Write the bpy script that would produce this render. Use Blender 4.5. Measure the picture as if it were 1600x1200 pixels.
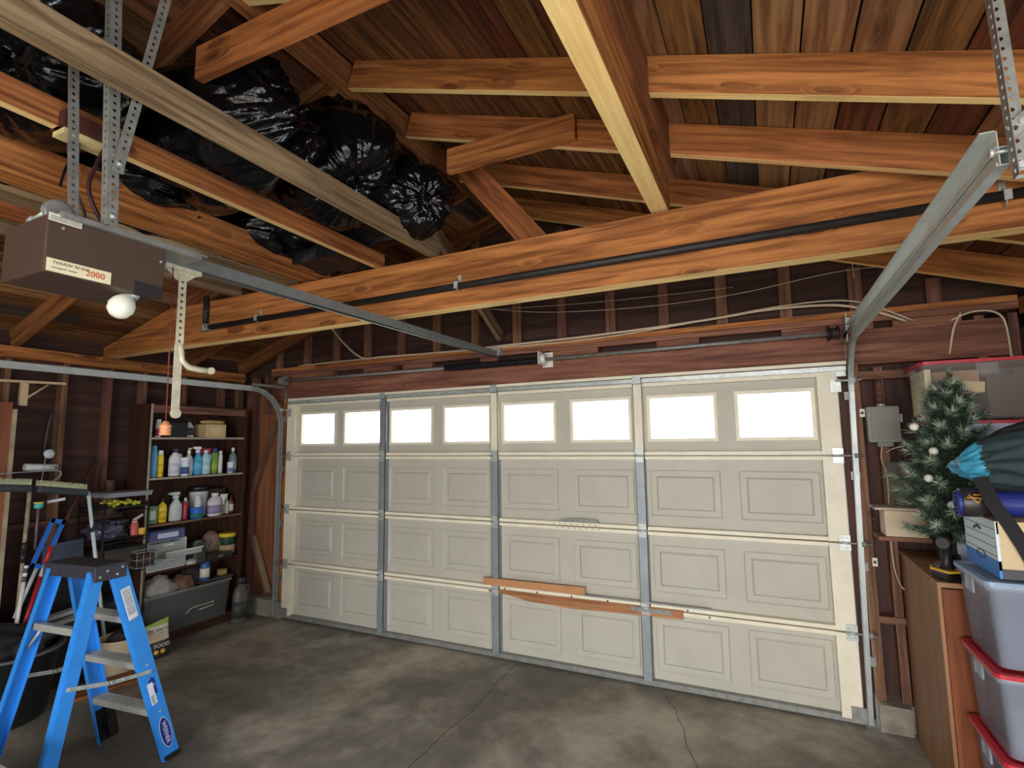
import bpy, bmesh, math, random
from mathutils import Vector, Matrix, noise
# ---------------------------------------------------------------- camera, world, light, exposure
D = bpy.data; S = bpy.context.scene; COL = S.collection
for o in list(D.objects): D.objects.remove(o)
V = Vector; PI = math.pi
yaw, pitch, roll = -0.448386, 0.109802, -0.0130257
fw = V((math.sin(yaw)*math.cos(pitch), math.cos(yaw)*math.cos(pitch), math.sin(pitch)))
rt = V((math.cos(yaw), -math.sin(yaw), 0)); up = rt.cross(fw)
c_, s_ = math.cos(roll), math.sin(roll)
r2 = c_*rt + s_*up; u2 = -s_*rt + c_*up
cam = D.cameras.new('camera'); co = D.objects.new('camera', cam); COL.objects.link(co)
cam.sensor_width = 36; cam.lens = 825.0/1600*36; cam.clip_start = .05
co.matrix_world = Matrix(((r2.x, u2.x, -fw.x, 4.456657), (r2.y, u2.y, -fw.y, -3.951595), (r2.z, u2.z, -fw.z, 1.710627), (0, 0, 0, 1)))
S.camera = co
w = D.worlds.new('sky'); S.world = w; w.use_nodes = True
bg = w.node_tree.nodes['Background']; bg.inputs[0].default_value = (0.80, 0.90, 1.0, 1); bg.inputs[1].default_value = 4.0
def area(name, loc, rot, sx, sy, power, color):
    l = D.lights.new(name, 'AREA'); l.shape = 'RECTANGLE'; l.size = sx; l.size_y = sy; l.energy = power; l.color = color
    o = D.objects.new(name, l); o.location = loc; o.rotation_euler = rot; COL.objects.link(o); return o
sun = D.lights.new('sun', 'SUN'); sun.energy = 17; sun.angle = 0.009; sun.color = (1, .93, .82)
so = D.objects.new('sun', sun); COL.objects.link(so); so.rotation_euler = (math.radians(50), 0, math.radians(-20))
# daylight through the open doorway behind the camera, and an added warm fill light under the roof further back
area('doorway_daylight', (4.3, -9.2, 3.0), (math.radians(80), 0, 0), 5.0, 3.0, 960, (1.0, .97, .92))
area('side_door_daylight', (5.75, -4.2, 1.35), (math.radians(90), 0, math.radians(90)), 1.0, 1.9, 34, (.78, .88, 1.0))
lamp = D.lights.new('warm_fill_light', 'POINT'); lamp.energy = 5; lamp.color = (1, .82, .58); lamp.shadow_soft_size = .12
lo = D.objects.new('warm_fill_light', lamp); lo.location = (3.6, -5.2, 2.3); COL.objects.link(lo)
S.view_settings.view_transform = 'Standard'; S.view_settings.look = 'None'
S.view_settings.exposure = 0.15; S.view_settings.gamma = 1; S.view_settings.use_curve_mapping = False
R = random.Random(7)

# ---------------------------------------------------------------- materials
def lin(c):
    f = lambda x: x/12.92 if x <= .04045 else ((x+.055)/1.055)**2.4
    return tuple(f(x/255) for x in c[:3]) + (1,)
MC = {}
def mat(name, rgb, rough=.6, metal=0, var=.0, scale=6, bump=0, alpha=None, trans=0, emit=0, spec=None, stretch=None, rgb2=None, bscale=None, coat=0):
    """plain painted or plastic surface: base colour broken up by fine noise, optional relief"""
    if name in MC: return MC[name]
    m = D.materials.new(name); m.use_nodes = True; MC[name] = m; nt = m.node_tree; N = nt.nodes; L = nt.links
    b = N['Principled BSDF']; b.inputs['Roughness'].default_value = rough; b.inputs['Metallic'].default_value = metal
    c = lin(rgb); tc = N.new('ShaderNodeTexCoord'); mp = N.new('ShaderNodeMapping'); L.new(tc.outputs['Object'], mp.inputs[0])
    if stretch: mp.inputs['Scale'].default_value = stretch
    n = N.new('ShaderNodeTexNoise'); n.inputs['Scale'].default_value = scale; n.inputs['Detail'].default_value = 6; n.inputs['Roughness'].default_value = .62
    L.new(mp.outputs[0], n.inputs['Vector'])
    r = N.new('ShaderNodeValToRGB'); L.new(n.outputs['Fac'], r.inputs[0])
    v = max(var, .04); d = lin(rgb2) if rgb2 else tuple(x*(1-v*1.6) for x in c[:3])+(1,)
    r.color_ramp.elements[0].position = .34; r.color_ramp.elements[0].color = d
    r.color_ramp.elements[1].position = .62; r.color_ramp.elements[1].color = c
    L.new(r.outputs[0], b.inputs['Base Color'])
    if bump:
        n2 = N.new('ShaderNodeTexNoise'); n2.inputs['Scale'].default_value = bscale or scale*3; n2.inputs['Detail'].default_value = 4; L.new(mp.outputs[0], n2.inputs['Vector'])
        bp = N.new('ShaderNodeBump'); bp.inputs['Strength'].default_value = bump; bp.inputs['Distance'].default_value = .02
        L.new(n2.outputs['Fac'], bp.inputs['Height']); L.new(bp.outputs[0], b.inputs['Normal'])
    if alpha is not None: b.inputs['Alpha'].default_value = alpha
    if trans: b.inputs['Transmission Weight'].default_value = trans
    if coat: b.inputs['Coat Weight'].default_value = coat
    if spec is not None: b.inputs['Specular IOR Level'].default_value = spec
    if emit:
        b.inputs['Emission Color'].default_value = c; b.inputs['Emission Strength'].default_value = emit
    return m
def wood(name, light, dark, rough=.7, knots=.5, var=.35, grain=1.0, bump=.25, hue=.012, grey=0):
    """sawn timber: grain runs along the piece's local X, every piece gets its own tone, a few knots"""
    if name in MC: return MC[name]
    m = D.materials.new(name); m.use_nodes = True; MC[name] = m; nt = m.node_tree; N = nt.nodes; L = nt.links
    b = N['Principled BSDF']; b.inputs['Roughness'].default_value = rough; b.inputs['Specular IOR Level'].default_value = .25
    tc = N.new('ShaderNodeTexCoord'); oi = N.new('ShaderNodeObjectInfo')
    off = N.new('ShaderNodeVectorMath'); off.operation = 'ADD'
    mul = N.new('ShaderNodeMath'); mul.operation = 'MULTIPLY'; mul.inputs[1].default_value = 37
    L.new(oi.outputs['Random'], mul.inputs[0]); L.new(tc.outputs['Object'], off.inputs[0]); L.new(mul.outputs[0], off.inputs[1])
    mp = N.new('ShaderNodeMapping'); mp.inputs['Scale'].default_value = (1.1*grain, 20*grain, 20*grain); L.new(off.outputs[0], mp.inputs[0])
    kn = N.new('ShaderNodeTexVoronoi'); kn.inputs['Scale'].default_value = 1.0; kn.feature = 'F1'
    mk = N.new('ShaderNodeMapping'); mk.inputs['Scale'].default_value = (2.2, 7, 7); L.new(off.outputs[0], mk.inputs[0]); L.new(mk.outputs[0], kn.inputs['Vector'])
    kr = N.new('ShaderNodeValToRGB'); kr.color_ramp.elements[0].position = .04; kr.color_ramp.elements[0].color = (1, 1, 1, 1)
    kr.color_ramp.elements[1].position = .26; kr.color_ramp.elements[1].color = (0, 0, 0, 1); L.new(kn.outputs['Distance'], kr.inputs[0])
    kb = N.new('ShaderNodeMath'); kb.operation = 'MULTIPLY'; kb.inputs[1].default_value = knots; L.new(kr.outputs[0], kb.inputs[0])
    # the grain lines bend round the knots
    bend = N.new('ShaderNodeVectorMath'); bend.operation = 'MULTIPLY_ADD'
    cx = N.new('ShaderNodeCombineXYZ'); L.new(kb.outputs[0], cx.inputs[1]); L.new(kb.outputs[0], cx.inputs[2])
    bend.inputs[1].default_value = (0, 1.6, 1.6); L.new(cx.outputs[0], bend.inputs[0]); L.new(mp.outputs[0], bend.inputs[2])
    n = N.new('ShaderNodeTexNoise'); n.inputs['Scale'].default_value = 1.6; n.inputs['Detail'].default_value = 8; n.inputs['Roughness'].default_value = .6; n.inputs['Distortion'].default_value = .5
    L.new(bend.outputs[0], n.inputs['Vector'])
    r = N.new('ShaderNodeValToRGB'); L.new(n.outputs['Fac'], r.inputs[0]); r.color_ramp.elements[0].position = .37; r.color_ramp.elements[0].color = lin(dark)
    r.color_ramp.elements[1].position = .62; r.color_ramp.elements[1].color = lin(light)
    big = N.new('ShaderNodeTexNoise'); big.inputs['Scale'].default_value = .5; big.inputs['Detail'].default_value = 3; L.new(off.outputs[0], big.inputs['Vector'])
    hs = N.new('ShaderNodeHueSaturation'); L.new(r.outputs[0], hs.inputs['Color'])
    hm = N.new('ShaderNodeMapRange'); L.new(oi.outputs['Random'], hm.inputs[0]); hm.inputs[3].default_value = .5-hue; hm.inputs[4].default_value = .5+hue; L.new(hm.outputs[0], hs.inputs['Hue'])
    vm = N.new('ShaderNodeMath'); vm.operation = 'MULTIPLY_ADD'; vm.inputs[1].default_value = var; L.new(oi.outputs['Random'], vm.inputs[0])
    vb = N.new('ShaderNodeMapRange'); L.new(big.outputs['Fac'], vb.inputs[0]); vb.inputs[1].default_value = .3; vb.inputs[2].default_value = .7; vb.inputs[3].default_value = .82-var*.5; vb.inputs[4].default_value = 1.18-var*.5
    L.new(vb.outputs[0], vm.inputs[2]); L.new(vm.outputs[0], hs.inputs['Value'])
    hs.inputs['Saturation'].default_value = 1.0-grey
    mx = N.new('ShaderNodeMix'); mx.data_type = 'RGBA'; L.new(kb.outputs[0], mx.inputs[0]); L.new(hs.outputs[0], mx.inputs[6]); mx.inputs[7].default_value = tuple(x*.35 for x in lin(dark)[:3])+(1,)
    L.new(mx.outputs[2], b.inputs['Base Color'])
    bp = N.new('ShaderNodeBump'); bp.inputs['Strength'].default_value = bump; bp.inputs['Distance'].default_value = .01
    L.new(n.outputs['Fac'], bp.inputs['Height']); L.new(bp.outputs[0], b.inputs['Normal'])
    return m

M_beam = wood('stained_fir', (186, 118, 66), (120, 68, 34), knots=.8, var=.22, hue=.006)
M_raft = wood('rafter_fir', (160, 102, 60), (100, 58, 34), hue=.006)
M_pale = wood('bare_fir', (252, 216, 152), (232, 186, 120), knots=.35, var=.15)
M_grey = wood('weathered_fir', (158, 132, 100), (104, 82, 60), knots=.3, var=.15, hue=.004)
M_sheath = wood('roof_plank', (132, 84, 52), (72, 44, 28), knots=.4, var=.6, hue=.02)
M_sheath2 = wood('roof_plank_grey', (98, 86, 76), (58, 50, 46), knots=.2, var=.4)
M_sheath3 = wood('roof_plank_pale', (172, 128, 88), (120, 80, 52), knots=.5, var=.4)
M_stud = wood('wall_stud', (134, 94, 74), (92, 62, 50), knots=.3, var=.3)
M_side = wood('siding', (80, 53, 46), (54, 36, 33), knots=.0, var=.2, grain=.6)
M_head = wood('header_fir', (152, 100, 80), (104, 64, 54), knots=.5, var=.1)
M_ply = wood('plywood', (140, 84, 60), (112, 62, 44), knots=.1, var=.2, grain=.5)
M_galv = mat('galvanised_steel', (196, 200, 196), .38, .35, .18, 30, .05)
M_galv_d = mat('dull_galvanised_steel', (150, 150, 144), .5, .35, .2, 24, .05)
M_dgal = mat('stile_steel', (152, 158, 162), .5, .35, .1, 14)
M_door = mat('door_paint', (190, 185, 170), .55, 0, .05, 5, .04)
M_cream = mat('cream_door_paint', (238, 228, 204), .5, 0, .06, 8)
M_blk = mat('black_iron', (46, 42, 40), .55, .2, .3, 18, .1)
M_conc = None
def concrete():
    m = D.materials.new('stained_concrete'); m.use_nodes = True; nt = m.node_tree; N = nt.nodes; L = nt.links; b = N['Principled BSDF']
    tc = N.new('ShaderNodeTexCoord')
    def nz(s, d, dist=0):
        n = N.new('ShaderNodeTexNoise'); n.inputs['Scale'].default_value = s; n.inputs['Detail'].default_value = d; n.inputs['Distortion'].default_value = dist; n.inputs['Roughness'].default_value = .65
        L.new(tc.outputs['Object'], n.inputs['Vector']); return n
    a, f, st = nz(.8, 7, .15), nz(11, 8), nz(2.3, 7, .3)
    r = N.new('ShaderNodeValToRGB'); L.new(a.outputs['Fac'], r.inputs[0])
    r.color_ramp.elements[0].position = .36; r.color_ramp.elements[0].color = lin((112, 108, 100)); r.color_ramp.elements[1].position = .64; r.color_ramp.elements[1].color = lin((196, 188, 170))
    e = r.color_ramp.elements.new(.5); e.color = lin((138, 131, 120))
    mx = N.new('ShaderNodeMix'); mx.data_type = 'RGBA'; mx.blend_type = 'MULTIPLY'; mx.inputs[0].default_value = .8
    r2_ = N.new('ShaderNodeValToRGB'); L.new(st.outputs['Fac'], r2_.inputs[0]); r2_.color_ramp.elements[0].position = .38; r2_.color_ramp.elements[0].color = (.66, .64, .61, 1); r2_.color_ramp.elements[1].position = .56; r2_.color_ramp.elements[1].color = (1, 1, 1, 1)
    L.new(r.outputs[0], mx.inputs[6]); L.new(r2_.outputs[0], mx.inputs[7])
    m2 = N.new('ShaderNodeMix'); m2.data_type = 'RGBA'; m2.blend_type = 'MULTIPLY'; m2.inputs[0].default_value = .5
    r3 = N.new('ShaderNodeValToRGB'); L.new(f.outputs['Fac'], r3.inputs[0]); r3.color_ramp.elements[0].position = .3; r3.color_ramp.elements[0].color = (.6, .6, .6, 1); r3.color_ramp.elements[1].position = .7
    L.new(mx.outputs[2], m2.inputs[6]); L.new(r3.outputs[0], m2.inputs[7]); L.new(m2.outputs[2], b.inputs['Base Color'])
    b.inputs['Roughness'].default_value = .62
    bp = N.new('ShaderNodeBump'); bp.inputs['Strength'].default_value = .12; L.new(f.outputs['Fac'], bp.inputs['Height']); L.new(bp.outputs[0], b.inputs['Normal'])
    return m
M_conc = concrete()

# ---------------------------------------------------------------- helpers
def rotm(d, upv=V((0, 0, 1))):
    x = V(d).normalized(); z = V(upv) - x*V(upv).dot(x)
    if z.length < 1e-4: z = V((0, 1, 0)) - x*x.y
    z.normalize(); y = z.cross(x); m = Matrix((x, y, z)).transposed(); return m.to_4x4()
class B:
    """collects shapes into one mesh"""
    def __init__(s): s.bm = bmesh.new(); s.mi = 0
    def _fin(s, vs, smooth=False):
        fs = set(f for v in vs for f in v.link_faces)
        for f in fs: f.material_index = s.mi; f.smooth = smooth
        return s
    def box(s, c, d, rot=None, bev=0):
        m = Matrix.Translation(V(c)) @ (rot.to_4x4() if rot is not None else Matrix()) @ Matrix.Diagonal((d[0], d[1], d[2], 1))
        r = bmesh.ops.create_cube(s.bm, size=1, matrix=m); vs = r['verts']; s._fin(vs)
        if bev:
            es = list(set(e for v in vs for e in v.link_edges)); q = bmesh.ops.bevel(s.bm, geom=es, offset=bev, segments=2, affect='EDGES', profile=.5)
            for f in q['faces']: f.material_index = s.mi
        return s
    def bx(s, a, b, bev=0):
        return s.box([(a[i]+b[i])/2 for i in range(3)], [abs(b[i]-a[i]) for i in range(3)], None, bev)
    def cyl(s, p0, p1, r, r1=None, seg=14, smooth=True):
        p0, p1 = V(p0), V(p1); d = p1-p0; m = Matrix.Translation((p0+p1)/2) @ d.to_track_quat('Z', 'Y').to_matrix().to_4x4()
        q = bmesh.ops.create_cone(s.bm, cap_ends=True, segments=seg, radius1=r, radius2=r if r1 is None else r1, depth=d.length, matrix=m)
        s._fin(q['verts'], smooth)
        for f in set(f for v in q['verts'] for f in v.link_faces):
            if len(f.verts) > 4: f.smooth = False
        return s
    def lathe(s, c, prof, seg=16, sq=(1, 1), rz=0, axis=None):
        """prof: (radius, height) from bottom to top round c"""
        c = V(c); A = axis if axis is not None else Matrix(); rings = []
        for r, h in prof:
            ring = []
            for k in range(seg):
                a = 2*PI*k/seg + rz; ring.append(s.bm.verts.new(c + (A @ V((r*sq[0]*math.cos(a), r*sq[1]*math.sin(a), h)))))
            rings.append(ring)
        fs = []
        for i in range(len(rings)-1):
            for k in range(seg): fs.append(s.bm.faces.new((rings[i][k], rings[i][(k+1) % seg], rings[i+1][(k+1) % seg], rings[i+1][k])))
        for f in fs: f.smooth = True; f.material_index = s.mi
        for f in (s.bm.faces.new(list(reversed(rings[0]))), s.bm.faces.new(rings[-1])): f.material_index = s.mi
        return s
    def tube(s, pts, r, seg=8, smooth=True):
        pts = [V(p) for p in pts]; rings = []; n = len(pts); rr = r if isinstance(r, (list, tuple)) else [r]*n; ref = None
        for i, p in enumerate(pts):
            t = (pts[min(i+1, n-1)] - pts[max(i-1, 0)]).normalized()
            if ref is None: ref = t.orthogonal().normalized()
            ref = (ref - t*ref.dot(t)).normalized(); b2 = t.cross(ref)
            rings.append([s.bm.verts.new(p + (ref*math.cos(2*PI*k/seg) + b2*math.sin(2*PI*k/seg))*rr[i]) for k in range(seg)])
        fs = []
        for i in range(n-1):
            for k in range(seg): fs.append(s.bm.faces.new((rings[i][k], rings[i][(k+1) % seg], rings[i+1][(k+1) % seg], rings[i+1][k])))
        fs += [s.bm.faces.new(list(reversed(rings[0]))), s.bm.faces.new(rings[-1])]
        for f in fs: f.material_index = s.mi; f.smooth = smooth
        return s
    def prism(s, poly, ext, smooth=False):
        """flat outline extruded by the vector ext"""
        e = V(ext); a = [s.bm.verts.new(V(p)) for p in poly]; b = [s.bm.verts.new(V(p)+e) for p in poly]; n = len(a)
        fs = [s.bm.faces.new(a), s.bm.faces.new(list(reversed(b)))]
        for i in range(n): fs.append(s.bm.faces.new((a[i], b[i], b[(i+1) % n], a[(i+1) % n])))
        for f in fs: f.material_index = s.mi
        for f in fs[2:]: f.smooth = smooth
        return s
    def sheet(s, prof, p0, p1, width_dir, th=.002):
        """open metal section: outline prof in (u,v) swept from p0 to p1; u along width_dir"""
        p0, p1 = V(p0), V(p1); d = (p1-p0).normalized(); u = V(width_dir); u = (u-d*u.dot(d)).normalized(); v = d.cross(u)
        for i in range(len(prof)-1):
            a, b = V((prof[i][0], prof[i][1])), V((prof[i+1][0], prof[i+1][1])); t = (b-a).normalized(); nn = V((-t.y, t.x))*th
            q = [a, b, b+nn, a+nn]
            s.prism([p0 + u*x.x + v*x.y for x in q], p1-p0)
        return s
    def build(s, name, mats, parent=None, mesh_at=None, bevel=0, **props):
        bmesh.ops.recalc_face_normals(s.bm, faces=s.bm.faces)
        me = D.meshes.new(name); 
        if mesh_at is not None: s.bm.transform(mesh_at.inverted())
        s.bm.to_mesh(me); s.bm.free()
        for m in (mats if isinstance(mats, (list, tuple)) else [mats]): me.materials.append(m)
        o = D.objects.new(name, me); COL.objects.link(o)
        if mesh_at is not None: o.matrix_basis = mesh_at
        if parent is not None:
            o.parent = parent; o.matrix_parent_inverse = Matrix() if parent.get('_own') else pinv(parent)
        if bevel:
            md = o.modifiers.new('bevel', 'BEVEL'); md.width = bevel; md.segments = 2; md.limit_method = 'ANGLE'
        for k, v in props.items(): o[k] = v
        return o
def world_of(o):
    m = o.matrix_basis.copy()
    if o.parent: m = world_of(o.parent) @ o.matrix_parent_inverse @ m
    return m
def pinv(p): return world_of(p).inverted()
def tag(o, label, cat, group=None):
    o['label'] = label; o['category'] = cat
    if group: o['group'] = group
    return o
def thing(name, label, cat, loc=(0, 0, 0), group=None):
    o = D.objects.new(name, None); o.empty_display_size = .05; o.location = loc; COL.objects.link(o); return tag(o, label, cat, group)
def struct(name, loc=(0, 0, 0)):
    o = D.objects.new(name, None); o.empty_display_size = .1; o.location = loc; COL.objects.link(o); o['kind'] = 'structure'; return o
def board(name, p0, p1, th, h, m, parent=None, upv=(0, 0, 1), bev=0, chip=0, at='c', **props):
    """a straight piece of timber from p0 to p1, thickness th sideways, height h along upv; local X runs along the grain"""
    p0, p1 = V(p0), V(p1); R_ = rotm(p1-p0, upv); W = Matrix.Translation((p0+p1)/2) @ R_
    b = B(); L_ = (p1-p0).length; dz = {'c': 0, 'b': h/2, 't': -h/2}[at]
    b.box((0, 0, dz), (L_, th, h), None, bev)
    b.bm.transform(W); return b.build(name, m, parent, mesh_at=W, **props)
def copy_tree(o, parent=None, first=True):
    c = o.copy(); COL.objects.link(c)
    if not first: c.parent = parent
    for ch in list(o.children): copy_tree(ch, c, False)
    return c
def text(name, body, loc, xdir, updir, size, m, parent, sx=1.0, align='LEFT', shear=0, name_off=.0006):
    c = D.curves.new(name, 'FONT'); c.body = body; c.size = size; c.align_x = align; c.align_y = 'CENTER'; c.extrude = .0003; c.resolution_u = 2; c.shear = shear; c.offset = 0.004*size
    o = D.objects.new(name, c); COL.objects.link(o); x = V(xdir).normalized(); y = V(updir); y = (y-x*y.dot(x)).normalized(); z = x.cross(y)
    W = Matrix.Translation(V(loc)+z*name_off) @ Matrix((x, y, z)).transposed().to_4x4() @ Matrix.Diagonal((sx, 1, 1, 1))
    dg = bpy.context.evaluated_depsgraph_get(); me = D.meshes.new_from_object(o.evaluated_get(dg)); D.objects.remove(o); D.curves.remove(c)
    me.materials.clear(); me.materials.append(m); o = D.objects.new(name, me); COL.objects.link(o); o.matrix_basis = W
    if parent is not None: o.parent = parent; o.matrix_parent_inverse = pinv(parent)
    return o
def decal(name, c, xdir, updir, sx, sy, m, parent, th=.0012):
    x = V(xdir).normalized(); y = V(updir); y = (y-x*y.dot(x)).normalized(); z = x.cross(y); W = Matrix.Translation(V(c)) @ Matrix((x, y, z)).transposed().to_4x4()
    b = B().box((0, 0, 0), (sx, sy, th)); b.bm.transform(W); return b.build(name, m, parent, mesh_at=W)

# ---------------------------------------------------------------- room shell
XL, XR, YB, ZP, SL, RX = -.72, 5.80, -6.9, 2.50, .335, 2.54
def zr(x): return ZP + SL*((x-XL) if x < RX else (XR-x))         # underside of the rafters
fl_ = B().bx((XL-.3, YB-.3, -.15), (XR+.3, .25, 0)).build('floor', M_conc, kind='structure')
def crack(pts, w_):
    b = B(); vs = []
    for i, (x_, y_) in enumerate(pts):
        for k in range(6 if i < len(pts)-1 else 1):
            q = V(pts[i]).lerp(V(pts[min(i+1, len(pts)-1)]), k/6); q = q + V((.012*noise.noise(V((q.x*9, q.y*9, 0))), .012*noise.noise(V((q.x*9, q.y*9, 4)))))
            vs.append((q.x, q.y))
    for i in range(len(vs)-1):
        a, c2 = vs[i], vs[i+1]; b.prism([(a[0]-w_, a[1], .0004), (a[0]+w_, a[1], .0004), (c2[0]+w_, c2[1], .0004), (c2[0]-w_, c2[1], .0004)], (0, 0, .0004))
    b.build('crack', mat('crack_dark', (74, 70, 64), .95), fl_)
crack([(3.70, -.06), (3.82, -.295), (3.90, -.507), (3.938, -.673), (4.02, -.849), (4.0, -1.3)], .0022)
crack([(2.60, -.06), (2.60, -.4), (2.645, -.82), (2.624, -1.16), (2.633, -1.48), (2.62, -2.2)], .0025)
B().bx((-8, .25, -.25), (14, 14, -.06)).bx((-8, -14, -.25), (14, YB-.3, -.04)).build('ground', mat('driveway_concrete', (196, 190, 180), .9, 0, .1, 3), kind='structure')

# left wall: siding outside, studs, plate
wl = struct('wall_left', (XL, -3, 0))
board('siding', (XL-.10, YB, 1.3), (XL-.10, .1, 1.3), .02, 2.7, M_side, wl)
y = -.10
ys = [-.04, -.254, -.665, -1.04, -1.33, -1.66, -2.03, -2.43, -2.84, -3.25, -3.66, -4.07, -4.5, -5, -5.5, -6, -6.5]
for y in ys: board('stud', (XL-.045, y, .1), (XL-.045, y, 2.40), .038, .089, M_stud, wl, upv=(1, 0, 0))
board('top_plate', (XL-.045, YB, 2.45), (XL-.045, 0, 2.45), .09, .088, M_beam, wl)
board('sill_plate', (XL-.045, YB, .12), (XL-.045, 0, .12), .09, .04, M_stud, wl)
for a, b_ in zip(ys[:6], ys[1:7]): board('blocking', (XL-.045, a-.02, 1.12), (XL-.045, b_+.02, 1.12), .085, .038, M_stud, wl)
B().bx((XL-.12, YB, 0), (XL+.03, .1, .10)).build('curb', mat('curb_concrete', (150, 142, 128), .9, 0, .25, 10, .3), wl)
# right wall
wr = struct('wall_right', (XR, -3, 0))
board('siding', (XR+.10, -3.4, 1.3), (XR+.10, .1, 1.3), .02, 2.7, M_side, wr)
board('siding', (XR+.10, YB, 1.3), (XR+.10, -5.0, 1.3), .02, 2.7, M_side, wr)
board('siding', (XR+.10, -5.0, 2.45), (XR+.10, -3.4, 2.45), .02, .4, M_side, wr)
for k in range(9): board('stud', (XR+.045, -.1-.41*k, .1), (XR+.045, -.1-.41*k, 2.40), .038, .089, M_stud, wr, upv=(1, 0, 0))
board('top_plate', (XR+.045, YB, 2.45), (XR+.045, 0, 2.45), .09, .088, M_beam, wr)
B().bx((XR-.03, YB, 0), (XR+.12, .1, .10)).build('curb', MC['curb_concrete'], wr)
# back wall with its wide doorway (behind the camera)
wb = struct('wall_back', (2.5, YB, 0))
for a, c2 in (((XL, 0), (2.6, 2.5)), ((5.75, 0), (XR, 2.5)), ((2.6, 2.3), (5.75, 2.5))):
    B().bx((a[0], YB-.1, a[1]), (c2[0], YB, c2[1])).build('siding', M_side, wb)
B().prism([(XL-.1, YB, 2.5), (XR+.1, YB, 2.5), (RX, YB, 3.72)], (0, -.1, 0)).build('gable_siding', M_side, wb)

# front wall: header, plates, cripple studs of the gable, siding strips beside the door
wf = struct('wall_front', (2.5, .1, 0))
B().prism([(XL-.15, .10, 2.34), (XR+.15, .10, 2.34), (XR+.15, .10, 2.66), (RX, .10, 3.78), (XL-.15, .10, 2.66)], (0, .02, 0)).build('gable_siding', M_side, wf)
board('siding', (XL/2-.24, .11, 0), (XL/2-.24, .11, 2.45), .02, .98, M_ply, wf, upv=(1, 0, 0))
board('siding', (5.44, .11, 0), (5.44, .11, 2.45), .02, 1.1, M_side, wf, upv=(1, 0, 0))
board('header', (-.30, .045, 2.285), (5.74, .045, 2.285), .09, .225, M_head, wf, bev=.004)
board('top_plate', (-.31, .045, 2.462), (5.80, .045, 2.462), .09, .038, M_head, wf)
board('top_plate', (-.31, .045, 2.503), (5.80, .045, 2.503), .09, .038, M_beam, wf)
x = -.28
for k, (a, b_) in enumerate([(0, .75), (1.15, 1.5), (1.62, 1.95), (2.45, 2.62), (3.1, 3.5), (3.95, 4.25), (4.78, 5.3), (5.4, 5.74)]):
    board('spacer_block', (a-.2, .05, 2.42), (b_-.2, .05, 2.42), .08, .042, M_head, wf)
for k in range(15):
    xs = -.25+.4055*k
    board('gable_stud', (xs, .055, 2.52), (xs, .055, zr(xs)+.06), .038, .075, M_stud, wf, upv=(1, 0, 0))
board('corner_post', (-.06, .035, .1), (-.06, .035, 2.18), .10, .07, M_beam, wf, upv=(0, 1, 0))
board('wall_stud', (-.60, .05, .12), (-.60, .05, 2.45), .038, .089, M_stud, wf, upv=(0, 1, 0))
board('wall_stud', (-.40, .06, 2.05), (-.40, .06, 2.45), .038, .089, M_stud, wf, upv=(0, 1, 0))
board('let_in_brace', (-.28, .05, 1.95), (-.66, .05, 1.05), .02, .07, M_stud, wf, upv=(0, 1, 0))
board('let_in_brace', (-.30, .05, .20), (-.56, .05, .75), .03, .07, M_grey, wf, upv=(0, 1, 0))
board('door_jamb', (4.975, .04, .1), (4.975, .04, 2.30), .045, .075, M_stud, wf, upv=(0, 1, 0))
for xs, z1 in ((5.10, 2.15), (5.36, 2.15), (5.62, 2.42), (5.77, 2.42)): board('wall_stud', (xs, .05, .12), (xs, .05, z1), .045, .089, M_stud, wf, upv=(0, 1, 0))
board('blocking', (4.99, .03, 2.10), (5.34, .03, 2.10), .075, .05, M_stud, wf)
board('blocking', (4.99, .03, .62), (5.34, .03, .62), .075, .04, M_stud, wf)
B().bx((4.95, -.06, 0), (5.11, .12, .15)).bx((5.11, -.008, 0), (5.82, .12, .15)).build('curb', MC['curb_concrete'], wf)
B().bx((XL-.1, -.05, 0), (-.03, .12, .16)).build('curb', MC['curb_concrete'], wf)

# roof: planks, rafters, ridge, collar ties
ce = struct('ceiling', (RX, -3, 3))
cs = 1/math.sqrt(1+SL*SL); W_ = .1475; pitch_m = .156
for side in (-1, 1):
    n = 23
    for k in range(n):
        d = .03 + pitch_m*(k+.5)
        xx = RX + side*d*cs; z0 = zr(xx) + .150/cs + .012
        up_ = V((side*SL, 0, 1)).normalized()
        joint = R.choice([-1.1, -1.7, -2.4, -2.9, -.6, -3.3])
        for a, b_ in ((YB, joint-.004), (joint+.004, .32)):
            mm = R.choices([M_sheath, M_sheath2, M_sheath3], (6, 1, 1.2))[0]
            if side == 1 and mm is M_sheath2: mm = M_sheath
            if side == 1 and k == 12: mm = M_sheath2
            if side == 1 and k in (13, 14): mm = M_sheath3
            gap = R.uniform(.0, .008)
            board('sheathing_plank', (xx, a, z0+R.uniform(-.002, .004)), (xx, b_, z0+R.uniform(-.002, .004)), W_+gap*.4, .02, mm, ce, upv=up_)
    xe = XL-.45 if side < 0 else XR+.45
    ze = ZP - SL*.45
    B().prism([(RX, YB-.3, zr(RX)+.19), (xe, YB-.3, ze+.19), (xe, YB-.3, ze+.23), (RX, YB-.3, zr(RX)+.23)], (0, 8.0, 0)).build('roof_deck', mat('roof_felt', (40, 36, 34), .9), ce)  # solid roof layer over the planks, added to block light
def rafter(side, y, mm):
    x0 = RX+side*.02; x1 = (XL-.05) if side < 0 else (XR+.05); upr = V((side*SL, 0, 1)).normalized()
    return board('rafter', (x0, y, zr(x0)), (x1, y, zr(x1)), .038, .149, mm, ce, upv=upr, at='b', bev=.002)
for y in (-6.3, -5.7, -5.08, -4.46, -3.84, -3.22, -2.62, -1.99, -1.90+.66, -.62, -.02): rafter(-1, y, M_raft)
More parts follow.
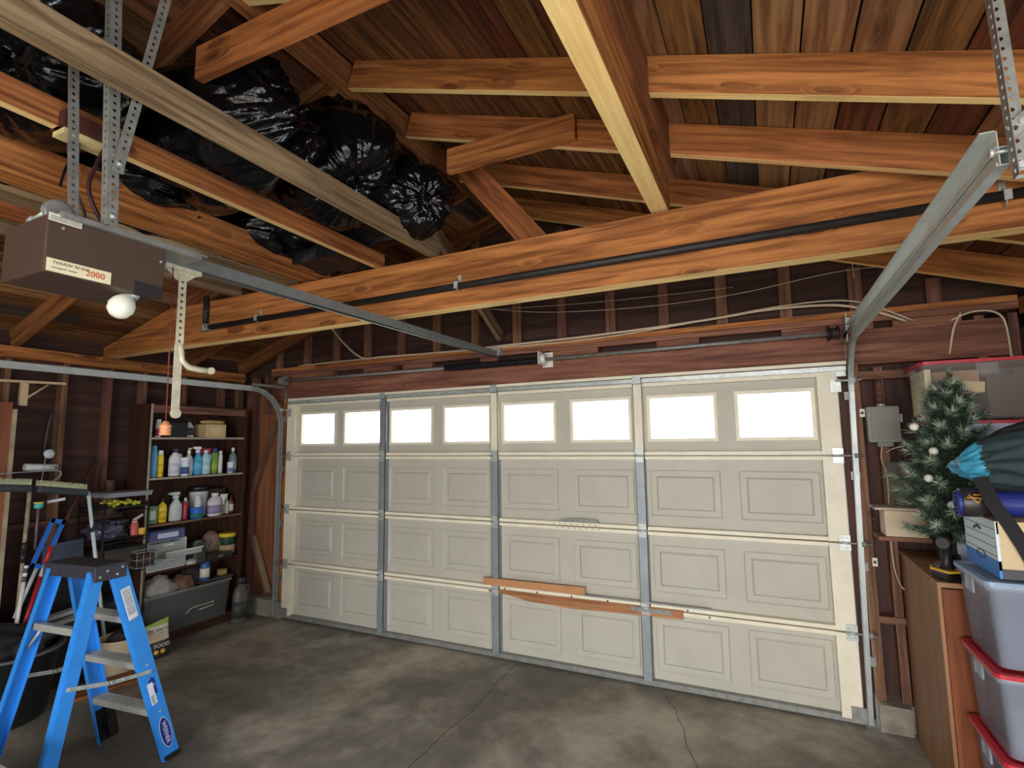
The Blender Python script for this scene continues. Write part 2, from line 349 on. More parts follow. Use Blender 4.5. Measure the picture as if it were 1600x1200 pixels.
def yb(o, fn):       # faces looking down get the second, unstained timber
    me = o.data; me.materials.append(M_pale)
    for p in me.polygons:
        if fn(p.normal): p.material_index = len(me.materials)-1
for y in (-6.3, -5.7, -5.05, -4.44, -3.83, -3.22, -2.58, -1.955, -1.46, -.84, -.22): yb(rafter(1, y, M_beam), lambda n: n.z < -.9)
board('ridge_board', (RX, YB, zr(RX)+.055), (RX, .1, zr(RX)+.055), .036, .185, M_raft, ce)
board('collar_tie', (2.40, -2.66, 3.30), (4.2, -2.66, 3.27), .038, .14, M_beam, ce)
board('collar_tie', (2.89, -1.50, 3.32), (3.66, -1.50, 3.32), .038, .14, M_beam, ce)
board('web_brace', (2.86, -1.24, 3.42), (3.36, -1.24, 2.80), .038, .15, M_beam, ce, upv=(1, 0, 1))
board('ridge_brace', (2.50, -1.95, 3.66), (2.47, -.04, 2.60), .038, .09, M_grey, ce)

# big tie beam, long beam under the right slope, storage joists
def tie(y, label, nm='tie_beam'):
    h = .345; z0 = ZP
    poly = [(XL-.09, y, z0), (XR+.09, y, z0), (XR+.09, y, z0+.10), (5.12, y, z0+h), (-.02+.1, y, z0+h-.02), (XL-.09, y, z0+.09)]
    W = Matrix.Translation((RX, y, z0+.17)); b = B().prism(poly, (0, .09, 0)); return tag(b.build(nm, [M_beam], mesh_at=W, bevel=.004), label, 'beam')
tie(-1.36, 'long stained tie beam crossing the garage in front of the door wall, pipe strapped to it')
tie(-5.6, 'stained tie beam crossing the back of the garage behind the viewer')
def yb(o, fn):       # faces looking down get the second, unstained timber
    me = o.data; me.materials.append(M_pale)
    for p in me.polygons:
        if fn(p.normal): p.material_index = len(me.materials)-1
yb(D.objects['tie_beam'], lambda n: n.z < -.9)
o = board('purlin_beam', (4.032, -6.6, 2.85), (4.032, -1.27, 2.85), .085, .375, M_beam, at='b', bev=.003)
board('side_ply', (4.096, -6.5, 3.02), (4.096, -1.30, 3.02), .04, .205, M_raft, o, at='b')
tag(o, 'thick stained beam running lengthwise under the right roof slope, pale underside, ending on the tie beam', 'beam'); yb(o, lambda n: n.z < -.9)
for nm, xx, lab, mm, hh, pl in (('joist', 2.665, 'grey weathered storage joist nearest the middle, black bags behind it', M_grey, .115, 0),
                        ('joist', 2.235, 'orange storage joist with pale underside, outlet box fixed to it', M_beam, .10, 1),
                        ('joist', 1.76, 'brown storage joist under the black bags, third from the middle', M_beam, .12, 0),
                        ('joist', .85, 'brown storage joist farthest left, near the left roof slope', M_grey, .12, 0)):
    o = board(nm, (xx, -6.2, 2.846), (xx, -1.28, 2.846), .04, hh, mm, at='b', bev=.002); tag(o, lab, 'joist')
    if pl: yb(o, lambda n: n.z < -.9)
for i, (x0, wd, zz, mm, lab) in enumerate([(1.62, .14, 2.846, M_beam, 'flat reddish board laid on the tie beam beside the third joist'),
                             (1.40, .14, 2.846, M_grey, 'flat greyish board laid on the tie beam above the opener motor'),
                             (1.18, .19, 2.846, M_beam, 'wide flat board laid on the tie beam left of the opener motor')]):
    o = board('loose_board', (x0, -5.8, zz), (x0+.02, -1.29, zz), wd, .03, mm, at='b'); tag(o, lab, 'board')

# ---------------------------------------------------------------- the sectional garage door
dr = struct('door_1', (2.44, 0, 0))
PX = [.14, .717, 1.283, 1.872, 2.458, 3.06, 3.66, 4.26]; PW = .485
STX = [1.238, 2.405, 3.603]
M_glass = mat('door_glass', (250, 250, 250), .0, trans=1)
M_glass.node_tree.nodes['Principled BSDF'].inputs['IOR'].default_value = 1.01
hs_ = .5335
for sct in range(4):
    z0, z1 = sct*hs_+.03*(sct == 0), (sct+1)*hs_; e = D.objects.new('door_section', None); COL.objects.link(e); e.parent = dr; e.matrix_parent_inverse = pinv(dr); e.location = (2.44, .02, z0)
    zb, zt = (z0+.10-.03*(sct == 0), z0+.43) if sct < 3 else (z0+.10, z0+.44)
    # skin: rails and stiles between the raised panels or windows
    b = B(); b.bx((.0, .012, z0), (4.88, .03, zb)); b.bx((.0, .012, zt), (4.88, .03, z1))
    edges = [0]+[q for p in PX for q in (p, p+PW)]+[4.88]
    for k in range(0, len(edges), 2): b.bx((edges[k], .012, zb), (edges[k+1], .03, zt))
    b.build('section_skin', M_door, e)
    for p in PX:
        if sct < 3:
            b = B(); ym = .022
            def ring(ins, yy): return [b.bm.verts.new((xx, yy, zz)) for xx, zz in ((p+ins, zb+ins), (p+PW-ins, zb+ins), (p+PW-ins, zt-ins), (p+ins, zt-ins))]
            rs = [ring(0, .012), ring(.010, .020), ring(.045, .020), ring(.058, .008)]
            for i in range(3):
                for k in range(4): b.bm.faces.new((rs[i][k], rs[i][(k+1) % 4], rs[i+1][(k+1) % 4], rs[i+1][k]))
            b.bm.faces.new(rs[3]); bk = ring(0, .03); b.bm.faces.new(bk)
            for k in range(4): b.bm.faces.new((rs[0][k], rs[0][(k+1) % 4], bk[(k+1) % 4], bk[k]))
            b.build('raised_panel', M_door, e)
        else:
            b = B()
            for aa, bb in (((p, zb), (p+PW, zb+.022)), ((p, zt-.022), (p+PW, zt)), ((p, zb+.022), (p+.022, zt-.022)), ((p+PW-.022, zb+.022), (p+PW, zt-.022))):
                b.bx((aa[0], -.004, aa[1]), (bb[0], .034, bb[1]))
            b.build('window_frame', M_cream, e); B().bx((p+.02, .018, zb+.02), (p+PW-.02, .022, zt-.02)).build('window_pane', M_glass, e)
    for xs in STX:
        mm = M_dgal if sct < 3 else M_cream
        b = B().bx((xs-.033, -.045, z0+.012), (xs+.033, -.040, z1-.012)); b.bx((xs-.033, -.045, z0+.012), (xs-.030, .012, z1-.012)); b.bx((xs+.030, -.045, z0+.012), (xs+.033, .012, z1-.012))
        b.build('center_stile', mm if xs != STX[0] else M_dgal, e)
    for xs in (.05, 4.815):
        b = B().bx((xs-.055, -.042, z0+.006), (xs+.055, .012, z1-.006)); b.build('end_stile', M_cream, e)
    # meeting rail lips
    for zz, on in ((z0, sct > 0), (z1, True)):
        if not on: continue
        s_g = 1 if zz == z0 else -1; xsp = [.105]+[q for xs in STX for q in (xs-.036, xs+.036)]+[4.76]
        for k in range(0, len(xsp), 2):
            b = B().bx((xsp[k], -.040, zz+s_g*.004), (xsp[k+1], .012, zz+s_g*.030)); b.build('meeting_rail', M_cream, e, bevel=.003)
    if sct > 0:
        for xs in STX+[.04, 4.845]:
            b = B().bx((xs-.030, -.052, z0+.006), (xs+.030, -.046, z0+.048)).bx((xs-.030, -.052, z0-.046), (xs+.030, -.046, z0-.006)).cyl((xs-.034, -.054, z0), (xs+.034, -.054, z0), .008)
            for dx in (-.017, .017):
                for dz in (.028, -.026): b.cyl((xs+dx, -.059, z0+dz), (xs+dx, -.05, z0+dz), .005, seg=8)
            b.build('hinge', M_galv, e)
            if xs in (.04, 4.845):
                sg = -1 if xs < 1 else 1
                B().cyl((xs, -.055, z0), (xs+sg*.14, -.055, z0), .0055).cyl((xs+sg*.085, -.055, z0), (xs+sg*.11, -.055, z0), .022).build('roller', M_galv_d, e)
# bottom rail and rubber seal, top strut
b = B().bx((0, -.035, .012), (4.88, .03, .045)); o = b.build('bottom_rail', M_galv_d, dr)
B().bx((0, -.02, 0), (4.88, .03, .014)).build('bottom_seal', mat('seal_rubber', (70, 68, 66), .8), dr)
b = B(); b.sheet([(-.0, -.03), (.035, -.03), (.035, .0), (.06, .0), (.06, -.035), (.08, -.035)], (-.02, -.02, 2.105), (4.93, -.02, 2.105), (0, 0, 1)); b.build('top_strut', M_galv, dr)
board('top_trim', (0, -.03, 2.176), (4.93, -.03, 2.186), .035, .022, M_cream, dr)
for xs in STX: B().bx((xs-.03, -.06, 2.13), (xs+.03, -.055, 2.19)).build('strut_clip', M_galv, dr)
for sg, xs in ((-1, .03), (1, 4.86)):
    b = B().bx((xs-.03, -.06, 2.0), (xs+.03, -.054, 2.08)).cyl((xs, -.07, 2.07), (xs+sg*.14, -.07, 2.07), .006).cyl((xs+sg*.085, -.07, 2.07), (xs+sg*.11, -.07, 2.07), .022); b.build('top_roller_bracket', M_galv, dr)
    B().bx((xs-.05, -.05, .02), (xs+.05, -.044, .11)).build('bottom_bracket', M_galv_d, dr)
# ---------------------------------------------------------------- door hardware
def sweep(b, prof, pts, side=V((1, 0, 0))):
    """outline prof (u across, v inward) carried along a bent path"""
    pts = [V(p) for p in pts]; n = len(pts); rings = []
    for i, p in enumerate(pts):
        t = (pts[min(i+1, n-1)]-pts[max(i-1, 0)]).normalized(); v = t.cross(side).normalized()
        rings.append([b.bm.verts.new(p + side*a + v*c) for a, c in prof])
    m = len(prof)
    for i in range(n-1):
        for k in range(m): 
            f = b.bm.faces.new((rings[i][k], rings[i][(k+1) % m], rings[i+1][(k+1) % m], rings[i+1][k])); f.material_index = b.mi
    b.bm.faces.new(list(reversed(rings[0]))); b.bm.faces.new(rings[-1])
def cprof(w, d, l, t):
    """C section: back at v=0, lips at v=d"""
    return [(-w/2, 0), (w/2, 0), (w/2, d), (w/2-l, d), (w/2-l, d-t), (w/2-t, d-t), (w/2-t, t), (-w/2+t, t), (-w/2+t, d-t), (-w/2+l, d-t), (-w/2+l, d), (-w/2, d)]
def arc(cy, cz, r, a0, a1, n=12): return [(cy + r*math.cos(a0+(a1-a0)*k/n), cz + r*math.sin(a0+(a1-a0)*k/n)) for k in range(n+1)]
def hole_strip(b, p0, d, u, length, w=.032, pitch=.025, r=.0055, th=.002):
    """perforated steel flat: real holes, one every pitch"""
    p0, d, u = V(p0), V(d).normalized(), V(u).normalized(); nrm = d.cross(u); n = int(length/pitch); q = .785398
    for k in range(n):
        c = p0 + d*(k+.5)*pitch
        inn = [c + d*r*math.cos(q*j) + u*r*math.sin(q*j) for j in range(8)]
        h, w2 = pitch/2, w/2
        oc = [(h, 0), (h, w2), (0, w2), (-h, w2), (-h, 0), (-h, -w2), (0, -w2), (h, -w2)]
        out = [c + d*x_ + u*y_ for x_, y_ in oc]
        A = [b.bm.verts.new(p) for p in inn]; Z = [b.bm.verts.new(p) for p in out]; A2 = [b.bm.verts.new(p+nrm*th) for p in inn]; Z2 = [b.bm.verts.new(p+nrm*th) for p in out]
        for j in range(8):
            j2 = (j+1) % 8
            b.bm.faces.new((A[j], A[j2], Z[j2], Z[j])); b.bm.faces.new((A2[j2], A2[j], Z2[j], Z2[j2])); b.bm.faces.new((A[j2], A[j], A2[j], A2[j2]))
    for s_ in (-1, 1):
        a = p0 + u*s_*w/2; b.prism([a, a+nrm*th, a+nrm*th+d*n*pitch, a+d*n*pitch], u*s_*.0004)
def hanger(label, p0, p1, u1, u2=None, cat='hanger', name='hanger_strap', w=.032):
    p0, p1 = V(p0), V(p1); d = (p1-p0); L_ = d.length; d.normalize(); t = thing(name, label, cat, p0)
    b = B(); hole_strip(b, p0, d, u1, L_, w)
    b.build('perforated_flange', M_galv_d, t)
    if u2 is not None:
        b = B(); u1v, u2v = V(u1).normalized(), V(u2).normalized(); hole_strip(b, p0 - u1v*w/2 + u2v*w/2, d, u2v, L_, w); b.build('perforated_flange', M_galv_d, t)
    b = B(); c = p0+d*.03; b.cyl(c-V((0, .008, 0)), c+V((0, .008, 0)), .008, seg=6); b.build('bolt', M_galv, t)
    return t
def track(x, zh, yend, label, web, lean=0.0, splay=0.0, rise=0.0):
    t = thing('door_track', label, 'track', (x, -.05, 0)); r = .36
    pts = [(x, -.048, .03+.1*k) for k in range(int((zh-r-.03)/.1)+1)] + [(x, a, c) for a, c in arc(-.048-r, zh-r, r, 0, PI/2)]
    pts = [(p[0]-lean*(1-min(1, p[2]/2.0)), p[1], p[2]) for p in pts]
    s = -1 if x < 1 else 1; pf = [(s*(.026-d_), w_) for w_, d_ in cprof(.046, .026, .010, .003)]        # the open side faces the door
    b = B(); sweep(b, pf, pts); b.build('curved_track', mat('track_grey', (176, 180, 176), .4, .4, .15, 20), t); mat('track_steel', (206, 214, 212), .34, .3, .1, 16)
    b = B(); sweep(b, pf, [(x, -.048-r, zh), (x+splay, yend, zh+rise)]); b.build('horizontal_track', MC['track_steel'], t)
    if web:
        b = B(); b.sheet([(-.030, .062), (0, .062), (.0, -.02)], (x+.006, -.30, zh), (x+splay+.006, yend, zh+rise), (1, 0, 0), .003); b.build('angle_reinforcement', MC['track_steel'], t)
    else:
        B().bx((x-.028, yend, zh+.0), (x-.024, -.40, zh+.03)).build('angle_reinforcement', M_galv, t)
    for zz in (.35, .9, 1.45, 1.95):
        s = -1 if x < 1 else 1
        B().bx((x-.02, -.03, zz), (x+.02, .0, zz+.05)).bx((x-.02+s*.0, -.004, zz), (x+.03*s, .0, zz+.05)).build('jamb_bracket', M_galv_d, t)
    b = B(); sx_ = 1 if x < 1 else -1
    b.bx((x-.002, -.02, zh-.12), (x+.002, 0, zh+.1)).bx((x-.002, -.42, zh+.03), (x+.002, 0, zh+.055)); b.build('flag_bracket', M_galv_d, t)
    return t
track(-.075, 2.268, -4.4, 'galvanised door track running along the left wall and curving down beside the door', 0)
track(4.932, 2.312, -2.42, 'galvanised door track hung from the roof at right, rising towards the viewer', 1, .042, .036, .04)

t = thing('torsion_shaft', 'grey steel shaft on the header above the door with cable drums at its ends', 'shaft', (2.44, -.09, 2.37))
B().cyl((-.06, -.09, 2.372), (1.95, -.09, 2.358), .013).cyl((2.86, -.09, 2.362), (4.90, -.09, 2.372), .013).build('shaft_tube', M_galv_d, t)
b = B(); pts = [(1.95+.9*k/400, -.09+.026*math.cos(k*.9), 2.36+.026*math.sin(k*.9)) for k in range(401)]; b.tube(pts, .0045, 5); b.cyl((1.93, -.09, 2.36), (2.88, -.09, 2.36), .012); b.build('torsion_spring', mat('spring_steel', (44, 44, 50), .45, .6), t)
for x_, s in ((-.06, 1), (4.90, -1)):
    o = B().lathe((x_, -.09, 2.372), [(.04, 0), (.045, .01), (.032, .02), (.034, .05), (.05, .055), (.05, .065)], 18, axis=Matrix.Rotation(PI/2*s, 4, 'Y')).build('cable_drum', M_blk if x_ > 1 else M_galv_d, t)
B().bx((2.86, -.16, 2.32), (2.868, -.0, 2.42)).bx((2.84, -.01, 2.31), (2.93, -.004, 2.43)).cyl((2.85, -.09, 2.37), (2.90, -.09, 2.37), .035).build('centre_bearing_bracket', mat('white_bracket', (225, 222, 210), .5), t)
B().bx((4.93, -.16, 2.30), (4.936, 0, 2.48)).bx((4.93, -.006, 2.42), (4.975, -.0, 2.48)).build('end_bearing_bracket', M_galv, t)

t = thing('gas_pipe', 'black iron pipe strapped along the face of the tie beam', 'pipe', (2.8, -1.385, 2.61))
B().tube([(.64, -1.385, 2.612), (6.1, -1.385, 2.628)], .020, 12).build('pipe_run', M_blk, t)
B().cyl((.615, -1.385, 2.63), (.615, -1.385, 2.86), .020).build('riser', M_blk, t)
B().lathe((.615, -1.385, 2.585), [(.026, 0), (.030, .01), (.030, .05), (.026, .06)], 14).cyl((.64, -1.385, 2.612), (.67, -1.385, 2.612), .027).build('elbow', M_galv_d, t)
for x_ in (2.88, 5.33, 1.2):
    b = B(); b.tube([(x_, -1.362, 2.66), (x_, -1.39, 2.645), (x_, -1.410, 2.62), (x_, -1.39, 2.594), (x_, -1.362, 2.590)], .004, 6); b.bx((x_-.012, -1.412, 2.60), (x_+.012, -1.406, 2.64)).bx((x_-.011, -1.366, 2.64), (x_+.011, -1.361, 2.69)); b.build('pipe_strap', M_galv, t)

def cable(name, label, pts, r, m, cat='cable'):
    # smooth the hand-placed points
    P = [V(p) for p in pts]; out = []
    for i in range(len(P)-1):
        p0, p1, p2, p3 = P[max(i-1, 0)], P[i], P[i+1], P[min(i+2, len(P)-1)]
        for k in range(6):
            u = k/6; out.append(.5*((2*p1)+(p2-p0)*u+(2*p0-5*p1+4*p2-p3)*u*u+(3*p1-p0-3*p2+p3)*u**3))
    out.append(P[-1]); o = B().tube(out, r, 7).build(name, m); return tag(o, label, cat)
M_romex = mat('cable_sheath', (208, 186, 160), .5)
M_dkcab = mat('dark_cable', (60, 52, 50), .5)
cable('house_cable', 'pale house cable stapled along the top plate above the door', [(.55, -.04, 2.90), (.72, -.04, 2.72), (.95, -.02, 2.545), (1.2, -.01, 2.535), (1.9, -.012, 2.52), (2.6, -.01, 2.525), (3.2, -.012, 2.53), (3.8, -.02, 2.545), (4.2, -.02, 2.565), (4.5, -.02, 2.585), (4.88, -.02, 2.57), (5.1, -.03, 2.50), (5.26, -.03, 2.42)], .009, M_romex)
cable('house_cable', 'thinner second cable running just under the first along the top plate', [(.1, -.01, 2.53), (1.0, -.012, 2.53), (2.6, -.02, 2.505), (3.3, -.02, 2.505), (4.0, -.02, 2.55), (4.6, -.02, 2.60), (5.0, -.02, 2.58), (5.3, -.02, 2.42)], .006, M_romex)
cable('bell_wire', 'thin sagging wire crossing the gable studs above the door', [(2.35, .0, 2.86), (2.9, -.0, 2.765), (3.65, -.0, 2.715), (4.3, -.0, 2.725), (4.9, 0, 2.79), (5.25, 0, 2.785)], .003, M_romex, 'wire')
cable('bell_wire', 'thin taut wire behind the sagging one, higher on the gable studs', [(2.3, .01, 2.86), (3.3, .01, 2.80), (4.3, .01, 2.78)], .002, M_romex, 'wire')
cable('pull_string', 'short white string dangling from the tie beam in front of the gable studs', [(5.0, -.05, 3.0), (5.005, -.05, 2.84), (5.01, -.05, 2.72)], .003, M_romex, 'string')
cable('house_cable', 'pale cable looping down the corner stud at far right', [(5.48, -.02, 2.40), (5.58, -.02, 2.44), (5.68, -.02, 2.43), (5.73, -.01, 2.36), (5.74, -.01, 2.15)], .006, M_romex)
cable('house_cable', 'pale cable slanting down beside the right corner stud to the totes', [(5.53, -.02, 2.44), (5.49, -.02, 2.35), (5.46, -.01, 2.20)], .007, M_romex)
# ---------------------------------------------------------------- opener
t = thing('garage_door_opener', 'brown ceiling-hung garage door opener motor with cream nameplate, bulb and long rail', 'door opener', (2.43, -3.0, 2.40))
M_brn = mat('brown_enamel', (84, 66, 56), .45, .1, .05, 6)
M_brn2 = mat('brown_enamel_front', (104, 90, 76), .5, .1, .05, 6)
B().bx((2.30, -3.19, 2.232), (2.56, -2.845, 2.408), .004).build('housing', M_brn, t)
B().bx((2.31, -3.16, 2.408), (2.575, -2.72, 2.424)).bx((2.50, -3.03, 2.424), (2.58, -2.70, 2.428)).build('mounting_plate', M_galv_d, t)
B().bx((2.555, -2.94, 2.225), (2.562, -2.85, 2.27)).build('lamp_recess', mat('recess_dark', (38, 32, 34), .7), t)
M_lab = mat('nameplate_cream', (240, 228, 188), .5)
np_ = decal('nameplate', (2.5615, -3.098, 2.2555), (0, 1, .0), (0, 0, 1), .172, .040, M_lab, t)
M_red = mat('print_red', (204, 84, 50), .6); M_ink = mat('print_black', (60, 56, 52), .6)
text('lettering', '2000', (2.5628, -3.084, 2.2545), (0, 1, 0), (0, 0, 1), .027, M_red, np_, 1.0)
text('lettering', "TOUCH 'N GO", (2.5628, -3.172, 2.264), (0, 1, 0), (0, 0, 1), .0125, M_ink, np_, 1.15, shear=.3)
text('lettering', 'AUTOMATIC  OPENER', (2.5628, -3.172, 2.248), (0, 1, 0), (0, 0, 1), .0055, M_ink, np_, 1.2)
lb = decal('warning_label', (2.5615, -3.145, 2.402), (0, 1, 0), (0, 0, 1), .085, .024, mat('label_white', (232, 224, 204), .5), t)
for k in range(4): text('lettering', 'CAUTION DISCONNECT POWER BEFORE' if k else 'CAUTION', (2.5628, -3.105-.04 if not k else -3.184, 2.410-.0052*k), (0, 1, 0), (0, 0, 1), .0038, M_ink, lb, 1.1)
for y_, z_ in ((-3.15, 2.375), (-2.86, 2.36)): B().cyl((2.56, y_, z_), (2.564, y_, z_), .004, seg=8).build('screw', M_galv, t)
o = B().lathe((2.50, -2.945, 2.185), [(.002, -.04), (.018, -.037), (.033, -.024), (.040, -.002), (.037, .018), (.026, .036), (.015, .046), (.014, .06)], 20, axis=Matrix.Rotation(-.5, 4, 'X')).build('light_bulb', mat('bulb_white', (240, 238, 218), .25), t)
B().cyl((2.50, -2.915, 2.225), (2.50, -2.90, 2.25), .018).build('bulb_socket', M_galv, t)
b = B(); b.lathe((2.44, -3.115, 2.462), [(.034, -.012), (.042, -.012), (.042, -.004), (.034, -.003), (.034, .003), (.042, .004), (.042, .012), (.034, .012)], 20, axis=Matrix.Rotation(PI/2, 4, 'Y')); b.build('chain_sprocket', M_galv_d, t)
B().cyl((2.36, -3.15, 2.440), (2.44, -3.15, 2.450), .007).cyl((2.35, -3.15, 2.438), (2.38, -3.15, 2.442), .012, seg=6).build('adjusting_bolt', M_galv, t)
b = B(); sweep(b, cprof(.052, .046, .014, .003), [(2.44, -2.86, 2.448), (2.43, -.03, 2.470)]); b.build('rail', mat('rail_steel', (140, 146, 146), .4, .4, .12, 20), t)
B().bx((2.39, -.05, 2.44), (2.47, -.003, 2.50)).cyl((2.39, -.06, 2.452), (2.47, -.06, 2.452), .009).build('header_bracket', M_galv, t)
B().tube([(2.45, -2.84, 2.402), (2.445, -1.5, 2.41), (2.435, -.1, 2.424)], .005, 6).build('drive_chain', M_blk, t)
M_arm = mat('ivory_arm', (222, 212, 182), .5, .1, .15, 30)
B().bx((2.425, -2.78, 2.385), (2.456, -2.64, 2.402)).prism([(2.438, -2.77, 2.386), (2.438, -2.65, 2.386), (2.438, -2.69, 2.35), (2.438, -2.73, 2.35)], (.004, 0, 0)).build('trolley', M_arm, t)
b = B(); hole_strip(b, (2.444, -2.708, 2.385), (0, .004, -1), (0, 1, 0), .30, .030, .026, .006); b.bx((2.440, -2.722, 1.83), (2.444, -2.692, 2.10)).cyl((2.438, -2.706, 1.835), (2.450, -2.706, 1.835), .018)
b.build('trolley_arm', M_arm, t)
b = B(); b.tube([(2.44, -2.70, 2.10), (2.44, -2.692, 2.04), (2.44, -2.665, 2.018), (2.44, -2.62, 2.012), (2.44, -2.575, 2.013)], .012, 8); b.cyl((2.43, -2.575, 2.013), (2.452, -2.575, 2.013), .014); b.build('curved_arm', M_arm, t)
t = thing('release_cord', 'thin red release cord with a ribbed red and cream pull handle below the opener', 'cord', (2.47, -2.76, 1.80))
B().tube([(2.47, -2.762, 2.385), (2.47, -2.758, 2.1), (2.47, -2.756, 1.80)], .0022, 6).build('string', mat('cord_red', (120, 52, 48), .7), t)
b = B(); b.lathe((2.47, -2.756, 1.752), [(.014, 0), (.019, .004), (.019, .010), (.014, .013), (.019, .016), (.019, .022), (.014, .025), (.019, .028), (.019, .036), (.014, .040), (.008, .052)], 14); b.build('handle', mat('handle_peach', (222, 150, 100), .5), t)
hanger('perforated steel angle holding the opener, nearest the motor label', (2.585, -3.03, 2.425), (2.585, -3.07, 3.30), (0, 1, 0), (-1, 0, 0))
hanger('perforated strap leaning against the opener hanger, reaching the rafters', (2.60, -3.035, 2.60), (2.66, -2.94, 3.34), (0, 1, .0))
hanger('perforated steel angle behind the opener motor, left of the outlet', (2.35, -3.03, 2.425), (2.35, -3.09, 3.38), (0, 1, 0))
hanger('perforated angle carrying the front end of the right door track', (5.0, -2.45, 2.28), (4.985, -2.45, 2.90), (1, 0, 0), (0, -1, 0))
hanger('short slanted perforated brace beside the right track hanger', (4.985, -2.46, 2.385), (5.25, -2.46, 2.62), (-.6, 0, 1))
t = thing('track_bolt', 'bright bolt and wing nut joining the right track to its hanger', 'bolt', (4.98, -2.43, 2.36))
B().cyl((4.955, -2.425, 2.36), (5.02, -2.425, 2.36), .005).cyl((4.955, -2.425, 2.36), (4.965, -2.425, 2.36), .012, seg=6).build('bolt_shank', M_galv, t)

t = thing('power_outlet', 'cream outlet plate on a dark brown block screwed to the orange joist', 'outlet', (2.235, -2.99, 2.84))
B().bx((2.20, -3.06, 2.846), (2.30, -2.86, 2.90)).build('mounting_block', mat('dark_block', (84, 40, 30), .7, 0, .2), t)
B().bx((2.195, -3.05, 2.826), (2.275, -2.875, 2.845), .002).build('cover_plate', mat('outlet_cream', (226, 206, 150), .5), t)
B().bx((2.22, -2.94, 2.824), (2.25, -2.90, 2.826)).bx((2.22, -2.90, 2.824), (2.25, -2.885, 2.826)).build('socket', mat('socket_grey', (196, 176, 126), .5), t)
t = thing('extension_lead', 'black plug and cord hanging from the outlet above the opener', 'cord', (2.235, -2.99, 2.80))
B().bx((2.215, -3.015, 2.775), (2.25, -2.985, 2.823), .004).build('plug', M_dkcab, t)
B().tube([(2.23, -3.0, 2.78), (2.23, -3.02, 2.70), (2.232, -3.03, 2.64), (2.24, -3.02, 2.72), (2.25, -3.0, 2.66), (2.30, -2.985, 2.56), (2.36, -2.985, 2.43)], .005, 7).build('cord_run', M_dkcab, t)
cable('opener_cable', 'dark red looped cable behind the opener hanger', [(2.40, -2.97, 2.80), (2.40, -3.00, 2.70), (2.40, -3.02, 2.60), (2.42, -2.99, 2.50), (2.45, -2.95, 2.43)], .007, mat('maroon_cable', (58, 22, 24), .5))

# ---------------------------------------------------------------- black sacks on the joists
M_bag = mat('black_film', (9, 10, 14), .2, 0, .2, 9, .5, spec=.42, bscale=11)
def sack(c, r, knot, label, seed, amp=1.0, flat=None):
    c = V(c); kd = V(knot).normalized(); bm = bmesh.new(); bmesh.ops.create_icosphere(bm, subdivisions=6, radius=1)
    e1 = kd.orthogonal().normalized(); e2 = kd.cross(e1); sd = V((seed*7.3, seed*3.1, seed*1.7)); rr = V(r)
    for v in bm.verts:
        n = v.co.normalized(); th = math.acos(max(-1, min(1, n.dot(kd)))); ph = math.atan2(n.dot(e2), n.dot(e1))
        f = 1 + .16*noise.noise(n*1.3+sd) + .09*noise.noise(n*3.1+sd)
        cyc = V((math.cos(ph)*2.6, math.sin(ph)*2.6, th*.55))                       # creases fan out from the knot
        cr = 1-abs(noise.noise(cyc*2.3+sd)); cr2 = 1-abs(noise.noise(cyc*5.6+sd*2))
        k = math.exp(-(th/1.05)**2)*min(1, th/.25)
        f += amp*k*(.10*(cr-.8)*2 + .05*(cr2-.8)*2)
        wv = noise.noise(V((n.x*4, n.y*4, n.z*9))+sd+V((0, 0, 5))); f += .016*(1-abs(wv))*amp + .010*(1-abs(noise.noise(n*14+sd)))
        f *= 1 - .30*math.exp(-(th/.30)**2); f += .30*math.exp(-(th/.10)**2)         # drawn in under the knot, then the tied tuft
        p = V((n.x*rr.x, n.y*rr.y, n.z*rr.z))*f + c
        if flat is not None:                                                        # the film sags between the joists that carry it
            dj = min(abs(p.x-j) for j in (2.665, 2.235, 1.76, 1.30)); sg = .13*max(0, min(1, (dj-.03)/.16))**.7; fl = flat - sg*(1-.25*noise.noise(p*5+sd)) + .012*noise.noise(p*16+sd)
            if p.z < fl: p.z = fl + (p.z-fl)*.05
        top = zr(p.x) - .01
        if p.z > top: p.z = top
        v.co = p
    for f in bm.faces: f.smooth = True
    bm.transform(Matrix.Translation(-c)); me = D.meshes.new('trash_bag'); bm.to_mesh(me); bm.free(); me.materials.append(M_bag)
    o = D.objects.new('trash_bag', me); COL.objects.link(o); o.location = c
    return tag(o, label, 'bag')
sack((2.12, -2.36, 3.25), (.54, .33, .33), (.9, .35, .15), 'large stuffed black sack tied off towards the right, behind the grey joist', 1, 1.2, 2.97)
sack((2.40, -1.86, 3.25), (.37, .29, .34), (.55, -.3, -.6), 'upright black sack in the middle with a torn flap over the grey joist', 2, .8, 2.97)
sack((2.69, -1.55, 3.12), (.23, .20, .23), (.75, -.5, -.3), 'small round black sack at the right end with a crinkled knot', 3, 1.2)
sack((1.92, -3.02, 3.20), (.50, .34, .26), (.4, -.5, -.5), 'smooth black sack at the far left end above the opener', 4, .6, 2.97)
sack((1.52, -2.40, 3.05), (.36, .38, .20), (.6, .7, -.1), 'low shiny black sack sagging between the joists under the large one', 5, 1.3, 2.885)
sack((1.55, -1.72, 3.03), (.38, .28, .18), (.6, .7, -.2), 'second low black sack sagging between the joists, nearer the tie beam', 6, 1.0, 2.885)
sack((1.30, -2.95, 3.0), (.34, .40, .14), (.7, .5, -.2), 'flat black sack showing under the orange joist at the left edge', 7, 1.0, 2.885)
b = B(); 
pts = [(1.22, -1.66), (2.56, -1.72), (2.60, -1.37), (1.26, -1.37)]
